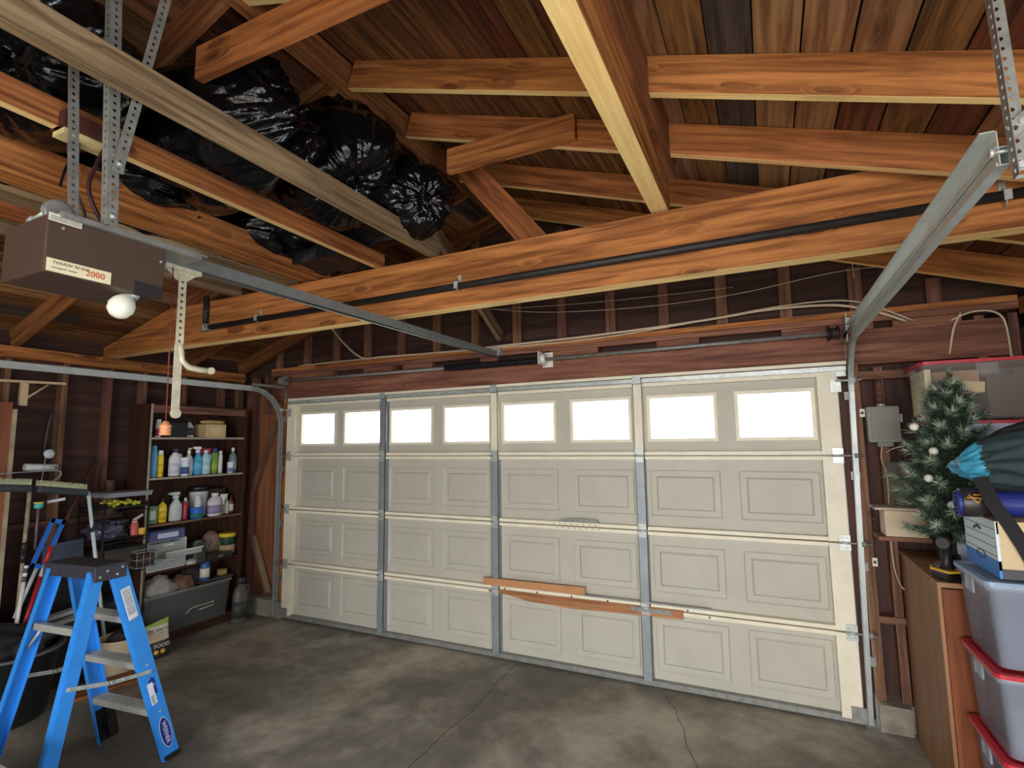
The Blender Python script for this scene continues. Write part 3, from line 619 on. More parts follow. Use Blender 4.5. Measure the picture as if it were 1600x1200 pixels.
b.prism([(1.78, -1.60, 2.97), (2.22, -1.60, 2.97), (2.22, -1.375, 2.97), (1.78, -1.375, 2.97)], (0, 0, -.11)); b.prism([(x_, y_, 2.985) for x_, y_ in pts], (0, 0, .05)); bmesh.ops.subdivide_edges(b.bm, edges=b.bm.edges[:], cuts=8, use_grid_fill=True)
for v in b.bm.verts: v.co += V((noise.noise(v.co*7)*.03, noise.noise(v.co*6+V((3, 0, 0)))*.03, noise.noise(v.co*5+V((0, 4, 0)))*.05))
o = b.build('tarp', mat('dull_black_film', (20, 20, 25), .5, 0, .2, 6, .3)); tag(o, 'dull black plastic tarp bundled in front of the tie beam between the joists', 'tarp')

# ---------------------------------------------------------------- bookcase in the left corner
M_case = wood('bookcase_laminate', (74, 42, 32), (50, 28, 22), knots=0, var=.05, grain=.7); M_edge = mat('worn_shelf_edge', (170, 158, 140), .6, 0, .2, 9)
X0, X1, Y0, Y1 = -.70, -.41, -1.145, -.215
bc = thing('bookcase', 'tall dark brown bookcase against the left wall full of bottles and household clutter', 'bookcase', (-.55, -.68, 0))
board('side_panel', (-.555, Y0, .0), (-.555, Y0, 2.09), .018, .29, M_case, bc, upv=(1, 0, 0)); board('side_panel', (-.555, Y1, .0), (-.555, Y1, 2.09), .018, .29, M_case, bc, upv=(1, 0, 0))
board('edge_strip', (X1+.001, Y0, 0), (X1+.001, Y0, 2.09), .018, .003, M_edge, bc, upv=(1, 0, 0))
board('back_panel', (-.695, (Y0+Y1)/2, .05), (-.695, (Y0+Y1)/2, 2.08), .90, .006, M_case, bc, upv=(1, 0, 0))
SH = [.085, .62, 1.025, 1.43, 1.785]
for i, z_ in enumerate(SH):
    board('shelf', (-.555, Y0+.01, z_), (-.555, Y1-.01, z_), .28, .018, M_case, bc)
    if i > 1: board('shelf_edge', (X1+.001, Y0+.01, z_), (X1+.001, Y1-.01, z_), .003, .018, M_edge if i > 2 else M_stud, bc)
board('top_panel', (-.555, Y0, 2.085), (-.555, Y1, 2.085), .29, .018, M_case, bc); board('top_rail', (X1, Y0+.01, 2.045), (X1, Y1-.01, 2.045), .015, .065, M_stud, bc)
board('kick_board', (X1-.02, Y0+.01, .04), (X1-.02, Y1-.01, .04), .015, .07, M_case, bc)

# household goods: every one a thing with body, cap and label
def C(rgb, rough=.4, **k): return mat('plastic_%d_%d_%d' % rgb, rgb, rough, 0, .04, 5, **k)
def goods(kind, y, z, w, h, col, label, cap=None, lab=None, x=-.50, cat=None, rz=0, grp=None, d=None):
    nm = {'can': 'spray_can', 'jug': 'jug', 'spray': 'spray_bottle', 'bottle': 'bottle', 'box': 'box', 'tub': 'tub', 'jar': 'jar', 'pump': 'pump_bottle'}[kind]
    t = thing(nm, label, cat or nm.replace('_', ' ').split()[-1], (x, y, z), grp); r = w/2; cap = cap or (235, 235, 235); z += .0005; c = (x, y, z)
    if kind == 'can':
        B().lathe(c, [(r*.96, 0), (r, .004), (r, h*.78), (r*.8, h*.82), (r*.75, h*.83)], 16).build('body', C(col), t); B().lathe((x, y, z+h*.825), [(r*.8, 0), (r*.8, h*.13), (r*.72, h*.17)], 16).build('cap', C(cap), t)
    elif kind in ('bottle', 'pump'):
        B().lathe(c, [(r*.93, 0), (r, .006), (r, h*.60), (r*.85, h*.70), (r*.36, h*.80), (r*.34, h*.85)], 16).build('body', C(col, alpha=.9 if kind == 'x' else None), t)
        b = B().lathe((x, y, z+h*.84), [(r*.42, 0), (r*.42, h*.11), (r*.30, h*.16)], 12)
        if kind == 'pump': b.cyl((x, y, z+h*.95), (x, y, z+h*1.05), r*.15).box((x+.012, y, z+h*1.05), (.04, .012, .010))
        b.build('cap', C(cap), t)
    elif kind == 'jug':
        B().lathe(c, [(r*.96, 0), (r*1.05, .01), (r*1.05, h*.62), (r*.8, h*.76), (r*.4, h*.84), (r*.38, h*.88)], 16, sq=(.75, 1)).build('body', C(col), t)
        B().tube([(x, y+r*.9, z+h*.55), (x, y+r*1.25, z+h*.62), (x, y+r*1.1, z+h*.78), (x, y+r*.4, z+h*.82)], r*.14, 8).build('handle', C(col), t)
        B().lathe((x, y, z+h*.87), [(r*.48, 0), (r*.48, h*.12), (r*.44, h*.13)], 14).build('cap', C(cap), t)
    elif kind == 'spray':
        B().lathe(c, [(r*.93, 0), (r, .008), (r, h*.42), (r*.95, h*.52), (r*.5, h*.66), (r*.34, h*.72), (r*.34, h*.76)], 16, sq=(.7, 1)).build('body', C(col), t)
        B().lathe((x, y, z+h*.75), [(r*.40, 0), (r*.40, h*.07), (r*.3, h*.10)], 12).box((x, y-r*.15, z+h*.91), (r*.55, r*1.3, h*.10), None, .003).box((x, y-r*.95, z+h*.92), (r*.3, r*.5, h*.05)).prism([(x-.004, y-r*.35, z+h*.87), (x-.004, y-r*.20, z+h*.87), (x-.004, y-r*.5, z+h*.74), (x-.004, y-r*.62, z+h*.75)], (.008, 0, 0)).build('trigger_head', C(cap), t)
    elif kind == 'box':
        d = d or w*.7; B().box((x, y, z+h/2), (d, w, h), Matrix.Rotation(rz, 3, 'Z'), .002).build('carton', C(col, .7), t)
        for s in (-1, 1): B().box((x+s*d*.24, y, z+h+.002), (d*.46, w*.98, .002), Matrix.Rotation(rz, 3, 'Z') @ Matrix.Rotation(-.06*s, 3, 'Y')).build('flap', C(tuple(min(255, q+14) for q in col), .7), t)
    elif kind in ('tub', 'jar'):
        B().lathe(c, [(r*.86, 0), (r*.9, .004), (r, h*.80), (r, h*.84)], 18).build('body', C(col), t); B().lathe((x, y, z+h*.83), [(r*1.06, 0), (r*1.06, h*.13), (r*1.0, h*.17)], 18).build('lid', C(cap), t)
    if lab and kind != 'box':
        f = {'jug': (.79, 1.05), 'spray': (.72, 1)}.get(kind, (1, 1)); B().lathe((x, y, z+h*.12), [(r*1.012, 0), (r*1.012, h*.36)], 16, sq=f).build('label', C(lab, .5), t)
    elif lab: B().box((x+d/2+.001, y, z+h*.5), (.002, w*.6, h*.5)).build('label', C(lab, .5), t)
    return t
z = SH[4]+.009
goods('can', -1.03, z, .05, .165, (226, 222, 210), 'white spray can at the left end of the top shelf', (240, 240, 235), (190, 60, 50))
goods('box', -.89, z, .17, .13, (22, 20, 22), 'black box on the top shelf behind the pull handle', d=.14)
goods('spray', -.745, z, .085, .19, (218, 212, 196), 'white spray bottle with a black head on the top shelf', (36, 34, 36), (64, 62, 74))
goods('box', -.535, z, .21, .125, (196, 168, 118), 'small cardboard box with a rumpled bag on it, top shelf', lab=(206, 182, 140), d=.18)
b = B(); b.bm.free(); b.bm = bmesh.new(); bmesh.ops.create_icosphere(b.bm, subdivisions=3, radius=1, matrix=Matrix.Translation((-.5, -.52, z+.152)) @ Matrix.Diagonal((.08, .12, .022, 1)))
for v in b.bm.verts: v.co += v.normal*.012*noise.noise(v.co*22)
tag(b.build('plastic_bag', C((206, 180, 110), .35)), 'rumpled yellowish bag lying on the small cardboard box', 'bag')
z = SH[3]+.009
S2 = [('can', -1.055, .055, .285, (110, 180, 224), 'tall light blue can at the left end of the second shelf', (120, 190, 230), None),
 ('can', -.995, .052, .24, (240, 206, 46), 'yellow spray can with white cap on the second shelf', (238, 238, 232), (236, 196, 40)),
 ('jar', -.925, .075, .19, (60, 62, 30), 'dark olive jar behind the yellow can', (30, 28, 34), None, -.60),
 ('jug', -.865, .10, .25, (226, 222, 224), 'white jug with dark blue lid on the second shelf', (44, 52, 96), (210, 212, 226)),
 ('jar', -.80, .07, .17, (214, 222, 236), 'white jar with blue lettering label in front of the white jug', (236, 238, 240), (70, 92, 150), -.45),
 ('pump', -.735, .072, .24, (206, 210, 212), 'slim white pump bottle on the second shelf', (238, 236, 226), (222, 224, 222)),
 ('spray', -.645, .09, .28, (78, 172, 214), 'bright blue spray bottle with white trigger on the second shelf', (232, 236, 238), (96, 184, 220)),
 ('jug', -.565, .085, .235, (176, 214, 226), 'pale blue jug right of the blue spray bottle', (214, 216, 216), (190, 222, 230)),
 ('box', -.50, .10, .25, (196, 60, 80), 'red and yellow carton at the back of the second shelf', None, (228, 206, 60), -.62),
 ('can', -.475, .06, .25, (110, 150, 60), 'green can with dark blue top on the second shelf', (52, 70, 110), (150, 180, 60)),
 ('can', -.415, .045, .225, (222, 224, 216), 'slim white can right of the green can', (226, 226, 220), None),
 ('can', -.36, .05, .21, (202, 196, 186), 'slim off-white can near the right end of the second shelf', (110, 60, 60), None, -.6),
 ('jar', -.335, .06, .11, (226, 226, 230), 'small white jar at the right end of the second shelf', (236, 236, 236), (120, 130, 180), -.45),
 ('bottle', -.275, .075, .255, (118, 128, 134), 'grey glass bottle with white cap at the right end of the second shelf', (234, 232, 228), (168, 196, 204))]
for q in S2: goods(q[0], q[1], z, q[2], q[3], q[4], q[5], q[6], q[7], x=q[8] if len(q) > 8 else -.50)
z = SH[2]+.009
S3 = [('box', -1.05, .08, .15, (116, 138, 108), 'small green carton at the left end of the third shelf', None, (196, 210, 190)),
 ('bottle', -.955, .075, .215, (240, 204, 40), 'yellow bottle with brown cap and black lettering, third shelf', (70, 40, 32), (232, 190, 30)),
 ('spray', -.835, .115, .27, (198, 204, 200), 'big clear spray bottle on the third shelf', (206, 214, 220), None),
 ('bottle', -.745, .05, .20, (170, 40, 56), 'dark red bottle leaning behind the blue tub, third shelf', (226, 222, 222), None),
 ('tub', -.665, .11, .10, (36, 104, 196), 'low blue plastic tub on the third shelf', (44, 116, 206), (40, 110, 110), -.45),
 ('can', -.70, .055, .20, (150, 146, 144), 'grey spray can behind the low blue tub', (40, 40, 44), None, -.58),
 ('can', -.625, .06, .21, (204, 210, 222), 'white and blue spray can right of the low blue tub', (222, 222, 226), (60, 96, 180)),
 ('tub', -.555, .17, .29, (196, 194, 190), 'large tub with wide black lid at the back of the third shelf', (24, 24, 28), None, -.60),
 ('jug', -.48, .13, .22, (206, 202, 204), 'white jug with dark oval emblem on the third shelf', (224, 222, 222), (150, 136, 170), -.46),
 ('can', -.385, .06, .20, (176, 160, 140), 'tan can right of the white jug on the third shelf', (60, 56, 52), None),
 ('bottle', -.325, .05, .17, (196, 192, 180), 'small pale bottle near the right end of the third shelf', (226, 222, 210), None),
 ('bottle', -.275, .055, .19, (96, 44, 36), 'small dark red bottle at the right end of the third shelf', (60, 34, 30), (216, 206, 196)),
 ('box', -.39, .20, .25, (60, 44, 38), 'dark carton standing at the back right of the third shelf', None, (84, 66, 56), -.64)]
for q in S3: goods(q[0], q[1], z, q[2], q[3], q[4], q[5], q[6], q[7], x=q[8] if len(q) > 8 else -.50)
o = [q for q in D.objects if q.get('label') == 'yellow bottle with brown cap and black lettering, third shelf'][0]
b = B(); b.lathe((-.452, -.95, z+.20), [(.001, 0), (.030, .01), (.033, .045)], 14); t_ = b.build('funnel', C((228, 216, 208))); D.objects.remove(t_)
t = thing('funnel', 'small white funnel hanging on the tan can, third shelf', 'funnel', (-.45, -.40, z+.13)); B().lathe((-.445, -.395, z+.10), [(.006, 0), (.008, .04), (.040, .10), (.042, .105)], 16).build('cone', C((226, 218, 214)), t)
z = SH[1]+.009
t = thing('drawer_organizer', 'small white drawer unit with one drawer pulled open, fourth shelf', 'drawers', (-.55, -.93, z)); M_wh = C((226, 226, 218)); M_cl = mat('clear_drawer', (196, 200, 196), .25, alpha=.6)
b = B(); x0, x1, y0, y1 = -.66, -.43, -1.10, -.76
for zz in (0, .125, .25): b.bx((x0, y0, z+zz), (x1, y1, z+zz+.008))
b.bx((x0, y0, z), (x1, y0+.008, z+.258)).bx((x0, y1-.008, z), (x1, y1, z+.258)).bx((x0, y0, z), (x0+.005, y1, z+.25)); b.build('frame', M_wh, t)
for dz, out in ((.012, .0), (.136, .0)):
    ox = .0 if dz > .1 else .02
    b = B().bx((x0+.02+ox, y0+.012, z+dz), (x1+ox, y1-.012, z+dz+.004)).bx((x1+ox-.004, y0+.012, z+dz), (x1+ox, y1-.012, z+dz+.095)); b.bx((x0+.02+ox, y0+.012, z+dz), (x1+ox, y0+.016, z+dz+.09)).bx((x0+.02+ox, y1-.016, z+dz), (x1+ox, y1-.012, z+dz+.09)); dd = b.build('drawer', M_cl, t)
    B().bx((x1+ox, -.98, z+dz+.07), (x1+ox+.012, -.88, z+dz+.08)).build('pull', M_wh, dd)
t = thing('plastic_tray', 'clear plastic tray jutting out of the drawer unit, fourth shelf', 'tray', (-.40, -.86, z+.10)); b = B(); b.bx((-.47, -.99, z+.105), (-.35, -.66, z+.109)).bx((-.354, -.99, z+.105), (-.35, -.66, z+.155)).bx((-.47, -.99, z+.105), (-.35, -.986, z+.155)).bx((-.47, -.664, z+.105), (-.35, -.66, z+.155)); b.build('tray_body', M_cl, t); B().bx((-.35, -1.0, z+.152), (-.342, -.65, z+.160)).build('rim', M_wh, t)
goods('box', -.95, z+.258, .30, .085, (84, 86, 128), 'slate blue plastic box on top of the white drawer unit', lab=(196, 198, 220), d=.2)
def lump(name, label, cat, c, r, col, seed, rough=.8, amp=.3, sub=4, flat=True):
    c = V(c); bm = bmesh.new(); bmesh.ops.create_icosphere(bm, subdivisions=sub, radius=1); sd = V((seed*5.1, seed*2.3, seed))
    for v in bm.verts:
        n = v.co.normalized(); f = 1+amp*noise.noise(n*1.7+sd)+amp*.5*(1-2*abs(noise.noise(n*4+sd))); p = V((n.x*r[0], n.y*r[1], n.z*r[2]))*f
        if flat and p.z < -r[2]*.6: p.z = -r[2]*.6
        v.co = p
    for f in bm.faces: f.smooth = True
    me = D.meshes.new(name); bm.to_mesh(me); bm.free(); me.materials.append(C(col, rough)); o = D.objects.new(name, me); COL.objects.link(o); o.location = c + V((0, 0, r[2]*.6)) if flat else c
    return tag(o, label, cat)
lump('cloth', 'crumpled dark purple cloth in the middle of the fourth shelf', 'cloth', (-.57, -.66, z), (.075, .08, .11), (48, 42, 54), 3)
t = thing('shoe', 'grey work shoe standing on end on the fourth shelf', 'shoe', (-.45, -.63, z)); b = B(); b.lathe((-.45, -.63, z), [(.035, 0), (.045, .02), (.042, .10), (.048, .16), (.036, .20)], 14, sq=(.8, 1)); b.build('upper', C((92, 92, 86), .8), t); B().box((-.408, -.63, z+.09), (.012, .085, .18), None, .004).build('sole', C((66, 66, 62), .8), t)
t = thing('hand_saw_case', 'flat black tool case lying on the fourth shelf', 'case', (-.47, -.45, z)); B().box((-.47, -.46, z+.03), (.2, .26, .055), None, .008).build('shell', C((34, 32, 36)), t); B().box((-.365, -.46, z+.03), (.008, .05, .015)).build('latch', C((120, 118, 116)), t)
lump('plastic_bag', 'crinkled clear bag of screws at the back of the fourth shelf', 'bag', (-.56, -.42, z+.06), (.07, .10, .10), (138, 112, 96), 8, .4)
goods('tub', -.30, z, .15, .215, (30, 62, 50), 'dark green tub with yellow lid at the right of the fourth shelf', (226, 196, 50), (176, 150, 110))
B_ = lump('rag', 'small folded light rag on the front edge of the fourth shelf', 'rag', (-.44, -.70, z), (.035, .06, .025), (190, 190, 184), 5)

# bottom: grey tote of rags, jug beside it
def tote(label, x0, x1, y0, y1, z0, z1, mb, ml, lid=True, flip=0, cat='tote', group=None, latch=True, th=.004, m_in=None, name='storage_tote'):
    t = thing(name, label, cat, ((x0+x1)/2, (y0+y1)/2, z0), group); b = B(); tp = .02; q = z1-(.018 if lid else 0)
    def rr_(xa, xb, ya, yb_, zz, r=.03):
        out = []
        for cx_, cy_, a0 in ((xb-r, yb_-r, 0), (xa+r, yb_-r, PI/2), (xa+r, ya+r, PI), (xb-r, ya+r, 1.5*PI)):
            for k in range(4): a = a0+k*PI/6; out.append(b.bm.verts.new((cx_+r*math.cos(a), cy_+r*math.sin(a), zz)))
        return out
    rg = [rr_(x0+tp, x1-tp, y0+tp, y1-tp, z0+.001), rr_(x0+.004, x1-.004, y0+.004, y1-.004, q-.03), rr_(x0-.006, x1+.006, y0-.006, y1+.006, q-.028), rr_(x0-.008, x1+.008, y0-.008, y1+.008, q), rr_(x0+.004, x1-.004, y0+.004, y1-.004, q), rr_(x0+tp+th, x1-tp-th, y0+tp+th, y1-tp-th, z0+.005)]
    n = len(rg[0])
    for i in range(len(rg)-1):
        for k in range(n): f = b.bm.faces.new((rg[i][k], rg[i][(k+1) % n], rg[i+1][(k+1) % n], rg[i+1][k])); f.smooth = True
    b.bm.faces.new(list(reversed(rg[0]))); b.bm.faces.new(rg[-1]); b.build('bin', mb, t)
    if lid:
        b = B(); e = .012; rg = [rr_(x0-e, x1+e, y0-e, y1+e, q-.008), rr_(x0-e, x1+e, y0-e, y1+e, q+.008), rr_(x0+.01, x1-.01, y0+.01, y1-.01, q+.010), rr_(x0+.025, x1-.025, y0+.025, y1-.025, q+.003)]
        for i in range(3):
            for k in range(n): b.bm.faces.new((rg[i][k], rg[i][(k+1) % n], rg[i+1][(k+1) % n], rg[i+1][k]))
        b.bm.faces.new(list(reversed(rg[0]))); b.bm.faces.new(rg[-1]); b.build('lid', ml, t)
    if latch:
        for xx, yy, sx_, sy_ in ((x0-.006, (y0+y1)/2, .008, .09), ((x0+x1)/2, y0-.006, .09, .008)):
            B().box((xx, yy, q-.045), (sx_, sy_, .06), None, .002).build('latch', mb, t)
    return t
z = SH[0]+.009
t = tote('long grey storage bin heaped with rags on the lowest shelf', -.66, -.36, -1.12, -.33, z, z+.34, C((112, 112, 110), .35), None, lid=False, latch=False)
b = B(); b.tube([(-.352, -.78, z+.12), (-.350, -.74, z+.155), (-.350, -.68, z+.16), (-.350, -.60, z+.16), (-.350, -.52, z+.165), (-.350, -.53, z+.13), (-.350, -.66, z+.125)], .004, 6); b.build('moulded_handle', C((196, 194, 186)), t)
zt = z+.28
lump('cloth', 'pile of pale grey rags in the long storage bin', 'cloth', (-.51, -.93, zt-.02), (.10, .13, .12), (150, 144, 138), 11, .9, .35)
lump('work_glove', 'brown leather glove lying in the long storage bin', 'glove', (-.50, -.74, zt), (.09, .10, .10), (110, 78, 62), 12, .8, .25)
lump('tool_pouch', 'dark tool pouch at the back of the long storage bin', 'pouch', (-.56, -.60, zt), (.08, .12, .12), (54, 46, 42), 13, .8, .2)
t = thing('board_offcut', 'dark flat panel lying across the right end of the storage bin', 'panel', (-.50, -.50, z+.345)); B().box((-.52, -.46, z+.350), (.26, .34, .016), None, .002).build('panel_sheet', C((70, 64, 60), .7), t)
goods('bottle', -.56, z+.3585, .085, .225, (52, 92, 150), 'blue bottle with white label standing on the storage bin', (232, 230, 224), (226, 220, 200), x=-.44)
goods('box', -.36, z+.3585, .07, .05, (176, 140, 90), 'small tan carton on the dark panel over the storage bin', x=-.47)
goods('jug', -.275, 0, .15, .42, (92, 86, 80), 'large dark grey antifreeze jug on the floor beside the bookcase', (58, 56, 54), (60, 62, 58), x=-.30)
#END2
# ---------------------------------------------------------------- blue stepladder
lad = thing('stepladder', 'blue fibreglass stepladder standing open at the left', 'ladder', (1.151, -2.336, 0))
M_blue = mat('ladder_blue', (54, 148, 238), .35, 0, .06, 14); M_capk = mat('cap_dark', (62, 62, 70), .45, 0, .1, 10); M_alu = mat('aluminium', (196, 194, 186), .4, .35, .1, 20); M_foot = mat('foot_black', (26, 26, 30), .5)
la = V((math.cos(.106), math.sin(.106), 0)); lb_ = V((-math.sin(.106), math.cos(.106), 0)); lc = V((1.151, -2.336, 0)); ZU = V((0, 0, 1))
def rail(s, wb, wt, off_b, off_t, H, w, face):
    p0 = lc + la*s*wb + lb_*off_b + ZU*.012; p1 = lc + la*s*wt + lb_*off_t + ZU*H
    b = B(); v = s; prof = [(-w/2, .028*v), (-w/2, 0), (w/2, 0), (w/2, .028*v)]; b.sheet(prof, p0, p1, lb_, .004*(-s))
    o = b.build('front_rail' if face > 0 else 'rear_rail', M_blue, lad)
    return o, p0, p1
RB = {}
for s in (1, -1):
    RB['f', s] = rail(s, .273, .178, .346, .055, 1.075, .080, 1); RB['r', s] = rail(s, .232, .172, -.277, -.045, 1.075, .062, -1)
def on(k, s, z): _, p0, p1 = RB[k, s]; t_ = (z-p0.z)/(p1.z-p0.z); return p0.lerp(p1, t_)
for z in (.275, .54, .80):
    a, c = on('f', 1, z), on('f', -1, z); m_ = (a+c)/2; L_ = (a-c).length; Rm = Matrix((la, lb_, ZU)).transposed()
    b = B(); b.box(m_+ZU*.012, (L_-.008, .082, .004), Rm).box(m_-lb_*.040, (L_-.008, .004, .030), Rm).box(m_+lb_*.040, (L_-.008, .004, .030), Rm)
    for k in range(5): b.box(m_+ZU*.0155+lb_*(-.032+.016*k), (L_-.01, .004, .004), Rm)
    for s in (1, -1):
        p = on('f', s, z); b.cyl(p+la*s*.0, p+la*s*.008, .006, seg=8)
    st = b.build('step', M_alu, lad)
a, c = on('r', 1, .80), on('r', -1, .80); m_ = (a+c)/2
B().box(m_, ((a-c).length-.006, .030, .034), Rm).build('rear_bar', M_alu, lad)
for s in (1, -1):
    p = on('r', s, .80); q_ = on('r', s, .69); B().tube([p-la*s*.07, q_-la*s*.004], .007, 6).build('corner_brace', M_alu, lad)
# the moulded top cap
cc = lc + ZU*1.085
b = B(); b.box(cc+ZU*.012, (.40, .155, .028), Rm, .006).box(cc-lb_*.070-ZU*.015, (.40, .012, .05), Rm, .003).box(cc+lb_*.070-ZU*.015, (.40, .012, .05), Rm, .003)
for k in range(6): b.box(cc-la*(.15-.06*k)-lb_*.0765-ZU*.012, (.052, .004, .046), Rm)
b.build('top_cap', M_capk, lad)
for s in (1, -1):
    b = B(); b.box(cc+la*s*.198-ZU*.016, (.012, .160, .075), Rm, .004); ec = b.build('cap_end', M_capk, lad)
    b = B()
    for dy, dz in ((-.055, -.03), (-.02, -.005), (.03, -.032), (.055, .0)): b.cyl(cc+la*s*.203+lb_*dy+ZU*dz, cc+la*s*.208+lb_*dy+ZU*dz, .006, seg=10)
    b.build('rivets', M_galv, ec)
    # folding spreader bar
    f_, r_ = on('f', s, .50)+la*s*.006, on('r', s, .56)+la*s*.006; mid = (f_+r_)/2 - ZU*.012
    b = B()
    for p, q_ in ((f_, mid), (mid, r_)):
        d = (q_-p); b.box((p+q_)/2, (d.length+.03, .004, .020), rotm(d).to_3x3())
    sp = b.build('spreader_bar', M_galv, lad)
    b = B()
    for p in (f_, mid, r_, mid+(f_-mid)*.3): b.cyl(p-la*s*.004, p+la*s*.008, .007, seg=10)
    b.build('rivets', M_galv, sp)
    # feet and knee braces
    p = on('f', s, .02); q_ = on('f', s, .20)
    b = B(); b.box(p+ZU*.002, (.034, .088, .022), Rm, .003); b.prism([p-la*s*.004+lb_*.036, p-la*s*.004-lb_*.036, q_-la*s*.004-lb_*.034, q_-la*s*.004+lb_*.034], -la*s*.003); b.prism([p-la*s*.01+ZU*.0, p-la*s*.05+ZU*.01, q_-la*s*.05+ZU*.03, q_-la*s*.01+ZU*.05], lb_*.05) if s < 0 else None
    b.build('foot', M_foot, lad)
    m2 = on('f', s, .262) - la*s*.12; B().tube([m2-lb_*.02, (m2+on('f', s, .10)-la*s*.01)/2-la*s*.012, on('f', s, .09)-la*s*.006-lb_*.0], .010, 8).build('knee_brace', M_foot, lad)
    p = on('r', s, .012); B().box(p+ZU*.0, (.034, .066, .018), Rm, .003).build('foot', M_foot, lad)
# stickers on the near front rail
_, p0, p1 = RB['f', 1]; rd = (p1-p0).normalized(); wd = (lb_-rd*lb_.dot(rd)).normalized(); on_f = lambda z: on('f', 1, z)+la*.0045
# outside face normal is +la: lettering reads up the rail
wr_dir = -rd; up_dir = wd
nmz = wr_dir.cross(up_dir)
if nmz.dot(la) < 0: up_dir = -wd
def sticker(nm, z, lx, ly, m, off=0): return decal(nm, on_f(z)+la*off, wr_dir, up_dir, lx, ly, m, lad)
M_st = mat('sticker_white', (232, 236, 240), .4); M_navy = mat('print_navy', (20, 48, 140), .4)
g = sticker('caution_sticker', .885, .175, .050, M_st)
for k in range(5): text('lettering', 'CAUTION KEEP BODY CENTERED', on_f(.885)+la*.001-wr_dir*.078+up_dir*(.016-.008*k), wr_dir, up_dir, .0058, M_ink, g, 1.6)
g = sticker('size_sticker', .415, .085, .030, M_navy, .0); 
g2 = decal('price_sticker', on_f(.385)+la*.0004-up_dir*.014, wr_dir, up_dir, .12, .030, M_st, lad)
text('lettering', '4', on_f(.47)+la*.001, wr_dir, up_dir, .040, M_navy, g2); text('lettering', 'FT', on_f(.435)+la*.001, wr_dir, up_dir, .018, M_st, g)
b = B()
for k in range(12): b.box(on_f(.355)+la*.001+wr_dir*(.004*k-.02)-up_dir*.016, (.0018, .016, .0006), Matrix((wr_dir, up_dir, wr_dir.cross(up_dir))).transposed())
b.build('barcode', M_ink, g2)
def oval(c, rx, ry, m, off, nm, par):
    b = B(); b.prism([c+la*off+wr_dir*rx*math.cos(2*PI*k/28)+up_dir*ry*math.sin(2*PI*k/28) for k in range(28)], la*.0004); return b.build(nm, m, par)
oc = on_f(.155); g = oval(oc, .088, .030, M_st, 0, 'maker_badge', lad); oval(oc, .084, .0275, M_navy, .0005, 'badge_field', g)
text('lettering', 'WERNER', oc+la*.0011-wr_dir*.062, wr_dir, up_dir, .033, M_st, g, .95)

# ---------------------------------------------------------------- wire rack and its load beside the bookcase
rk = thing('wire_rack', 'black wire shelf rack between the bookcase and the brooms', 'rack', (-.47, -1.34, 0)); M_wire = mat('wire_black', (40, 40, 44), .4, .3)
rx0, rx1, ry0, ry1 = -.66, -.30, -1.52, -1.19
for px_, py_ in ((rx0, ry0), (rx1, ry0), (rx0, ry1), (rx1, ry1)): B().cyl((px_, py_, 0), (px_, py_, 1.26), .008, seg=8).build('post', M_wire, rk)
for zz in (.30, .72, .98, 1.22):
    b = B()
    for a, c in (((rx0, ry0), (rx1, ry0)), ((rx0, ry1), (rx1, ry1)), ((rx0, ry0), (rx0, ry1)), ((rx1, ry0), (rx1, ry1))):
        b.cyl((a[0], a[1], zz), (c[0], c[1], zz), .004, seg=6); b.cyl((a[0], a[1], zz-.03), (c[0], c[1], zz-.03), .003, seg=6)
    for k in range(1, 13): b.cyl((rx0, ry0+(ry1-ry0)*k/13, zz), (rx1, ry0+(ry1-ry0)*k/13, zz), .002, seg=4)
    b.build('wire_shelf', M_wire, rk)
t = thing('seedling_tray', 'clear lidded plastic tray with yellow blossoms inside, top of the wire rack', 'tray', (-.44, -1.36, 1.225))
B().bx((-.60, -1.51, 1.226), (-.285, -1.20, 1.232)).bx((-.60, -1.51, 1.226), (-.595, -1.2, 1.26)).bx((-.60, -1.51, 1.226), (-.285, -1.505, 1.26)).bx((-.60, -1.205, 1.226), (-.285, -1.2, 1.26)).build('tray_base', C((40, 40, 44)), t)
b = B(); b.prism([(-.61, -1.515, 1.31), (-.275, -1.515, 1.31), (-.30, -1.49, 1.345), (-.58, -1.49, 1.345)], (0, .33, 0)); b.build('lid', mat('dusty_clear_lid', (170, 172, 178), .3, alpha=.75), t)
b = B()
for k in range(70): b.box((-.30-R.random()*.22, -1.46+R.random()*.22, 1.236+R.random()*.035), (.018, .018, .012), Matrix.Rotation(R.random()*3, 3, 'Z') @ Matrix.Rotation(R.random(), 3, 'X'))
o = b.build('blossoms', C((222, 212, 70), .7), t); o['kind'] = 'stuff'
goods('can', -1.27, .984, .055, .12, (196, 92, 84), 'red spiral-patterned can on the wire rack beside the yellow tin', (210, 150, 130), None, x=-.34)
goods('tub', -1.215, .984, .065, .055, (214, 170, 60), 'short yellow tin on the wire rack against the bookcase', (222, 182, 70), x=-.33)
t = thing('paint_brush', 'paint brush lying tilted over the red can on the wire rack', 'brush', (-.36, -1.25, 1.10)); B().box((-.36, -1.235, 1.122), (.012, .085, .022), Matrix.Rotation(.5, 3, 'X'), .003).build('handle', C((190, 184, 176)), t)
t = thing('drill', 'black cordless drill on the wire rack left of the red can', 'drill', (-.38, -1.34, 1.0)); B().cyl((-.38, -1.40, 1.10), (-.38, -1.30, 1.105), .028).box((-.38, -1.35, 1.05), (.035, .04, .09)).box((-.38, -1.35, .998), (.06, .075, .026)).build('shell', C((34, 32, 38)), t); B().cyl((-.38, -1.43, 1.098), (-.38, -1.40, 1.10), .014, .02).build('chuck', M_galv_d, t)
lump('plastic_bag', 'grey-blue plastic film bundle on the middle shelf of the wire rack', 'bag', (-.46, -1.44, .984), (.13, .11, .08), (84, 84, 104), 22, .25, .5)
